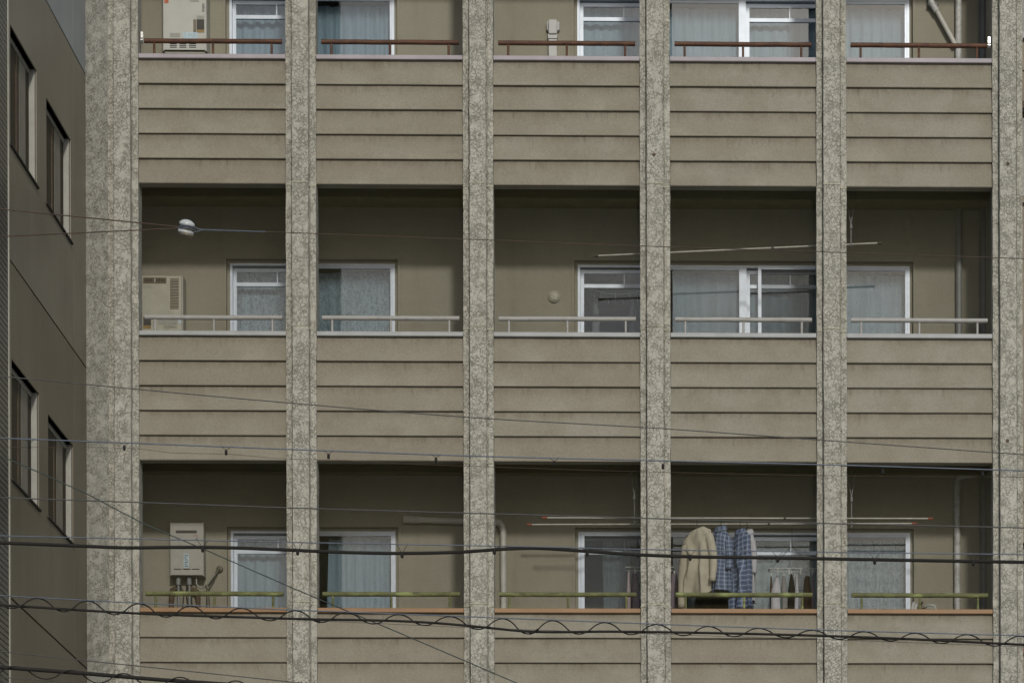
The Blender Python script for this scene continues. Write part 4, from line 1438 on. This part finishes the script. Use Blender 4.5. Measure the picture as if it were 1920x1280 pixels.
# ------------------------------------------------------------------ overhead wires
def ext(pts, left=700, right=700):
    """continue a wire past both sides of the frame"""
    out = list(pts)
    if left:
        (x0, y0), (x1, y1) = pts[0], pts[1]
        if x1 - x0 < 120 and len(pts) > 2: x1, y1 = pts[2]
        out.insert(0, (x0 - left, y0 - (y1 - y0) / (x1 - x0) * left))
    if right:
        (x0, y0), (x1, y1) = pts[-2], pts[-1]
        if x1 - x0 < 120 and len(pts) > 2: x0, y0 = pts[-3]
        out.append((x1 + right, y1 + (y1 - y0) / (x1 - x0) * right))
    return out


def smooth_path(pts, step=14.0):
    """Catmull-Rom through the points"""
    P = [Vector((p[0], p[1], 0)) for p in pts]
    P = [P[0] * 2 - P[1]] + P + [P[-1] * 2 - P[-2]]
    res = []
    for i in range(1, len(P) - 2):
        n = max(2, int((P[i + 1] - P[i]).length / step))
        for j in range(n):
            t_ = j / n
            a, b, c, d = P[i - 1], P[i], P[i + 1], P[i + 2]
            # chord-length tangents keep long straight spans straight
            def tan(p0, p1, p2):
                l0, l1 = (p1 - p0).length, (p2 - p1).length
                return ((p1 - p0) / l0 * l1 + (p2 - p1) / l1 * l0) / (l0 + l1)
            L = (c - b).length
            m0, m1 = tan(a, b, c) * L, tan(b, c, d) * L
            h00 = 2 * t_**3 - 3 * t_**2 + 1; h10 = t_**3 - 2 * t_**2 + t_; h01 = -2 * t_**3 + 3 * t_**2; h11 = t_**3 - t_**2
            q = b * h00 + m0 * h10 + c * h01 + m1 * h11
            res.append((q.x, q.y))
    res.append((P[-2].x, P[-2].y))
    return res


def wire(pts, y, rad, mat, label, cat='wire', name='overhead_wire', l=2600, r_=1800, step=60.0, group='overhead wires crossing the street'):
    path = smooth_path(ext(pts, l, r_), step)
    o = MB().tube([at(px, py, y) for px, py in path], rad, 7).build(name, M[mat])
    return tag(o, label, cat, group)


YB = -8.0
# upper stay wire with its egg insulator
ya_ = -9.0
wire([(0, 392), (162, 408), (336, 425.5)], ya_, .0046, 'brownwire', 'upper of two rusty stay wires left of the white insulator', r_=0)
wire([(0, 443.5), (162, 436), (336, 428)], ya_, .0046, 'brownwire', 'lower of two rusty stay wires left of the white insulator', r_=0)
wire([(496, 434.5), (900, 449.5), (1200, 461), (1530, 472), (1920, 485)], ya_, .0032, 'brownwire', 'thin rusty stay wire right of the white insulator', l=0)
ci = at(349.5, 427.5, ya_)
t = thing('insulator', (ci.x, ya_, ci.z - .06), 'white porcelain insulator strung between the stay wires', 'insulator')
ax = Vector((.22, -.25, 1)).normalized()
MB().lathe(ci, ax, [(.012, .040), (.018, .056), (.030, .060), (.044, .052), (.056, .034), (.062, .012)], 22).build('upper_bell', M['porcelain'], t)
MB().lathe(ci, -ax, [(.012, .040), (.018, .058), (.030, .061), (.040, .054), (.046, .03)], 22).build('lower_bell', M['porcelain'], t)
MB().lathe(ci, ax, [(-.014, .034), (-.008, .040), (.008, .040), (.014, .034)], 18).build('groove_core', M['shadeporc'], t)
MB().lathe(ci + Vector((.004, 0, -.035)), -ax, [(.0, .050), (.016, .052), (.028, .040), (.034, .02)], 22).build('skirt', M['shadeporc'], t)
m = MB()
m.tube([at(p, q, ya_ + d) for p, q, d in ((334, 425.8, -.01), (341, 422.8, -.05), (352, 422.5, -.065), (362, 425.5, -.03), (366, 428, 0))], .0045, 6)
m.tube([at(p, q, ya_ + d) for p, q, d in ((334, 427.6, -.01), (341, 426.5, -.055), (352, 426.5, -.068), (360, 430, -.04), (366, 431.5, 0))], .0045, 6)
m.tube([at(p, q, ya_) for p, q in ((366, 426.8), (373, 429.5), (382, 430.6))], .004, 6)
m.tube([at(p, q, ya_) for p, q in ((363, 436), (371, 433.5), (382, 431.0))], .004, 6)
m.build('wire_tie', M['messenger'], t)
m = MB()
a_, b_ = at(378, 430.7, ya_), at(499, 434.6, ya_)
dd = (b_ - a_)
for ph in (0, math.pi):
    pts = []
    for i in range(97):
        f = i / 96
        an = f * 2 * math.pi * 12 + ph
        pts.append(a_ + dd * f + Vector((0, math.cos(an), math.sin(an))) * (.0035 * (1 - .6 * f)))
    m.tube(pts, .0032, 5)
m.build('twisted_tail', M['messenger'], t)

wire([(20, 707), (162, 720.5), (262, 730), (540, 755), (900, 783.5), (1240, 803), (1530, 824), (1920, 852)], -7.0, .0042, 'greywire', 'thin grey wire slanting across the middle row boards')

# messenger with empty hangers
W5 = [(0, 821), (262, 831), (540, 842), (900, 855), (1240, 863.5), (1530, 870.5), (1920, 882)]
ms = wire(W5, YB, .0052, 'messenger', 'blue grey messenger wire with empty cable hangers below the middle boards')


def y_on(pts, x):
    for (a, b), (c, d) in zip(pts, pts[1:]):
        if a <= x <= c: return b + (d - b) * (x - a) / (c - a)
    return pts[-1][1]


def hanger_clip(par, pts, px, drop, y, size=1.0, mat='cable', sp=9):
    m = MB()
    ym = y_on(pts, px)
    c = at(px, ym + drop, y)
    for s in (-1, 1):
        q = at(px + s * sp, y_on(pts, px + s * sp), y)
        q2 = at(px + s * sp * .8, y_on(pts, px + s * sp) + 1.5, y)
        m.tube([q + Vector((0, 0, .008)), q2, at(px + s * sp * .25, ym + drop - 5, y), c + Vector((0, 0, .012))], .0021, 5)
    m.lathe(c + Vector((0, 0, .016 * size)), (0, 0, -1), [(0, .006), (.006, .011 * size), (.034 * size, .011 * size), (.042 * size, .006)], 8)
    return m.build('hanger_clip', M[mat], par)


for px, dr in ((55, 11), (233, 8.5), (424, 9.5), (616, 9.5), (817.5, 9), (1039, 9), (1243, 9.5), (1655, 9), (1842, 8)):
    hanger_clip(ms, W5, px, dr, YB)
wire([(0, 838.5), (170, 838.5), (262, 841), (320, 848.5), (424, 850.5), (520, 859), (640, 862.5), (760, 869.5), (900, 874), (1100, 881), (1300, 886), (1530, 891), (1920, 894)], YB, .0017, 'brownwire', 'hair thin slack lashing wire below the messenger with empty hangers')

wire([(0, 854), (163, 925.5), (265, 979), (380, 1028), (540, 1098), (740, 1182), (972, 1281)], -7.3, .0046, 'greenwire', 'dark green drop wire slanting steeply down from the left edge', r_=900, l=1500)
wire([(0, 932.5), (262, 941.5), (540, 951.5), (1020, 965.5), (1500, 979.5), (1920, 989)], YB - .6, .0048, 'greywire', 'grey wire running just above the drying poles')

W9 = [(0, 1004), (540, 1016), (1020, 1025), (1240, 1030), (1500, 1034), (1920, 1039)]
W10 = [(0, 1017), (163, 1023.5), (232, 1026.3), (320, 1025.5), (420, 1026), (540, 1030.5), (620, 1034), (750, 1036.8), (870, 1034), (960, 1028), (1000, 1027), (1080, 1031.5), (1200, 1039.5), (1500, 1046), (1920, 1053.5)]
ms2 = wire(W9, YB, .0046, 'messenger', 'blue grey messenger wire above the sagging black cable at washing height')
wire(W10, YB + .012, .0138, 'cable', 'black cable hung in clips at washing height', cat='cable', name='overhead_cable', step=25)
for px in (380, 558, 754, 927, 1101, 1294, 1458, 1640, 1825):
    hanger_clip(ms2, W9, px, y_on(W10, px) - y_on(W9, px) + 2.0, YB, 1.15, sp=11)

W11 = [(0, 1116), (262, 1130), (540, 1142.5), (740, 1150), (1020, 1161), (1500, 1179), (1920, 1191)]
W12 = [(0, 1133.5), (263, 1149.5), (540, 1159), (820, 1167.5), (900, 1174.5), (980, 1182.5), (1150, 1183.3), (1500, 1190), (1650, 1195), (1920, 1208)]
wire(W11, YB - .4, .0046, 'messenger', 'blue grey messenger wire wound with a spiral at coping height')
wire(W12, YB - .4, .0098, 'cable', 'black cable wound with a spiral wire at the bottom coping', cat='cable', name='overhead_cable', step=25)
wire([(720, 1168.5), (900, 1176.5), (1140, 1184.5), (1400, 1193.5), (1530, 1197.5), (1900, 1211)], YB - .4, .002, 'greywire', 'very thin wire trailing under the spiral wound cable')


def spiral(W_top, W_bot, px0, px1, per, first, y, rad, label, lap=(6, 5), splices=()):
    def f(px):
        top = y_on(W_top, min(max(px, 0), 1920)) + 1.0
        bot = y_on(W_bot, min(max(px, 0), 1920)) + lap[1]
        if px < 0: top += px * .05; bot += px * .055
        if px > 1920: top += (px - 1920) * .03; bot += (px - 1920) * .045
        jit = 9 * noise.noise(Vector((px * .006, per, 0)))
        ph = 2 * math.pi * (px - first + jit) / per
        c = math.cos(ph)
        c = math.copysign(abs(c) ** .85, c)
        mid, am = (top + bot) / 2, (bot - top) / 2
        return at(px, mid - am * c, y + .04 * math.sin(ph))
    n = int((px1 - px0) / 5)
    pts = [f(px0 + (px1 - px0) * i / n) for i in range(n + 1)]
    o = MB().tube(pts, rad, 6).build('spiral_wire', M['cable'])
    tag(o, label, 'wire', 'overhead wires crossing the street')
    for px in splices:
        MB().tube([f(px - 8), f(px), f(px + 8)], rad * 1.7, 7).build('splice_sleeve', M['cable'], o)
    return o


sp_ = spiral(W11, W12, -2500, 3600, 97.0, 68, YB - .4, .0052, 'dark spiral wire coiling round the cable at the bottom coping', splices=(592, 1001))

wire([(0, 1220.5), (163, 1238), (300, 1252), (540, 1277), (700, 1294)], -7.0, .0042, 'greywire', 'thin grey wire near the lower left corner above the thickest cable')
W15 = [(0, 1250), (163, 1262), (300, 1273.5), (440, 1283), (900, 1315), (1920, 1380)]
wire(W15, YB - .8, .0155, 'cable', 'thickest black cable cutting off the lower left corner', cat='cable', name='overhead_cable')
spiral([(0, 1246), (1920, 1370)], W15, -2500, 1600, 103.0, 30, YB - .8, .0048, 'spiral wire coiling round the thickest cable at the lower left corner', (6, 16))
wire([(0, 1268.5), (163, 1281), (500, 1308)], YB - .8, .0034, 'greywire', 'thin wire below the thickest cable at the lower left corner')
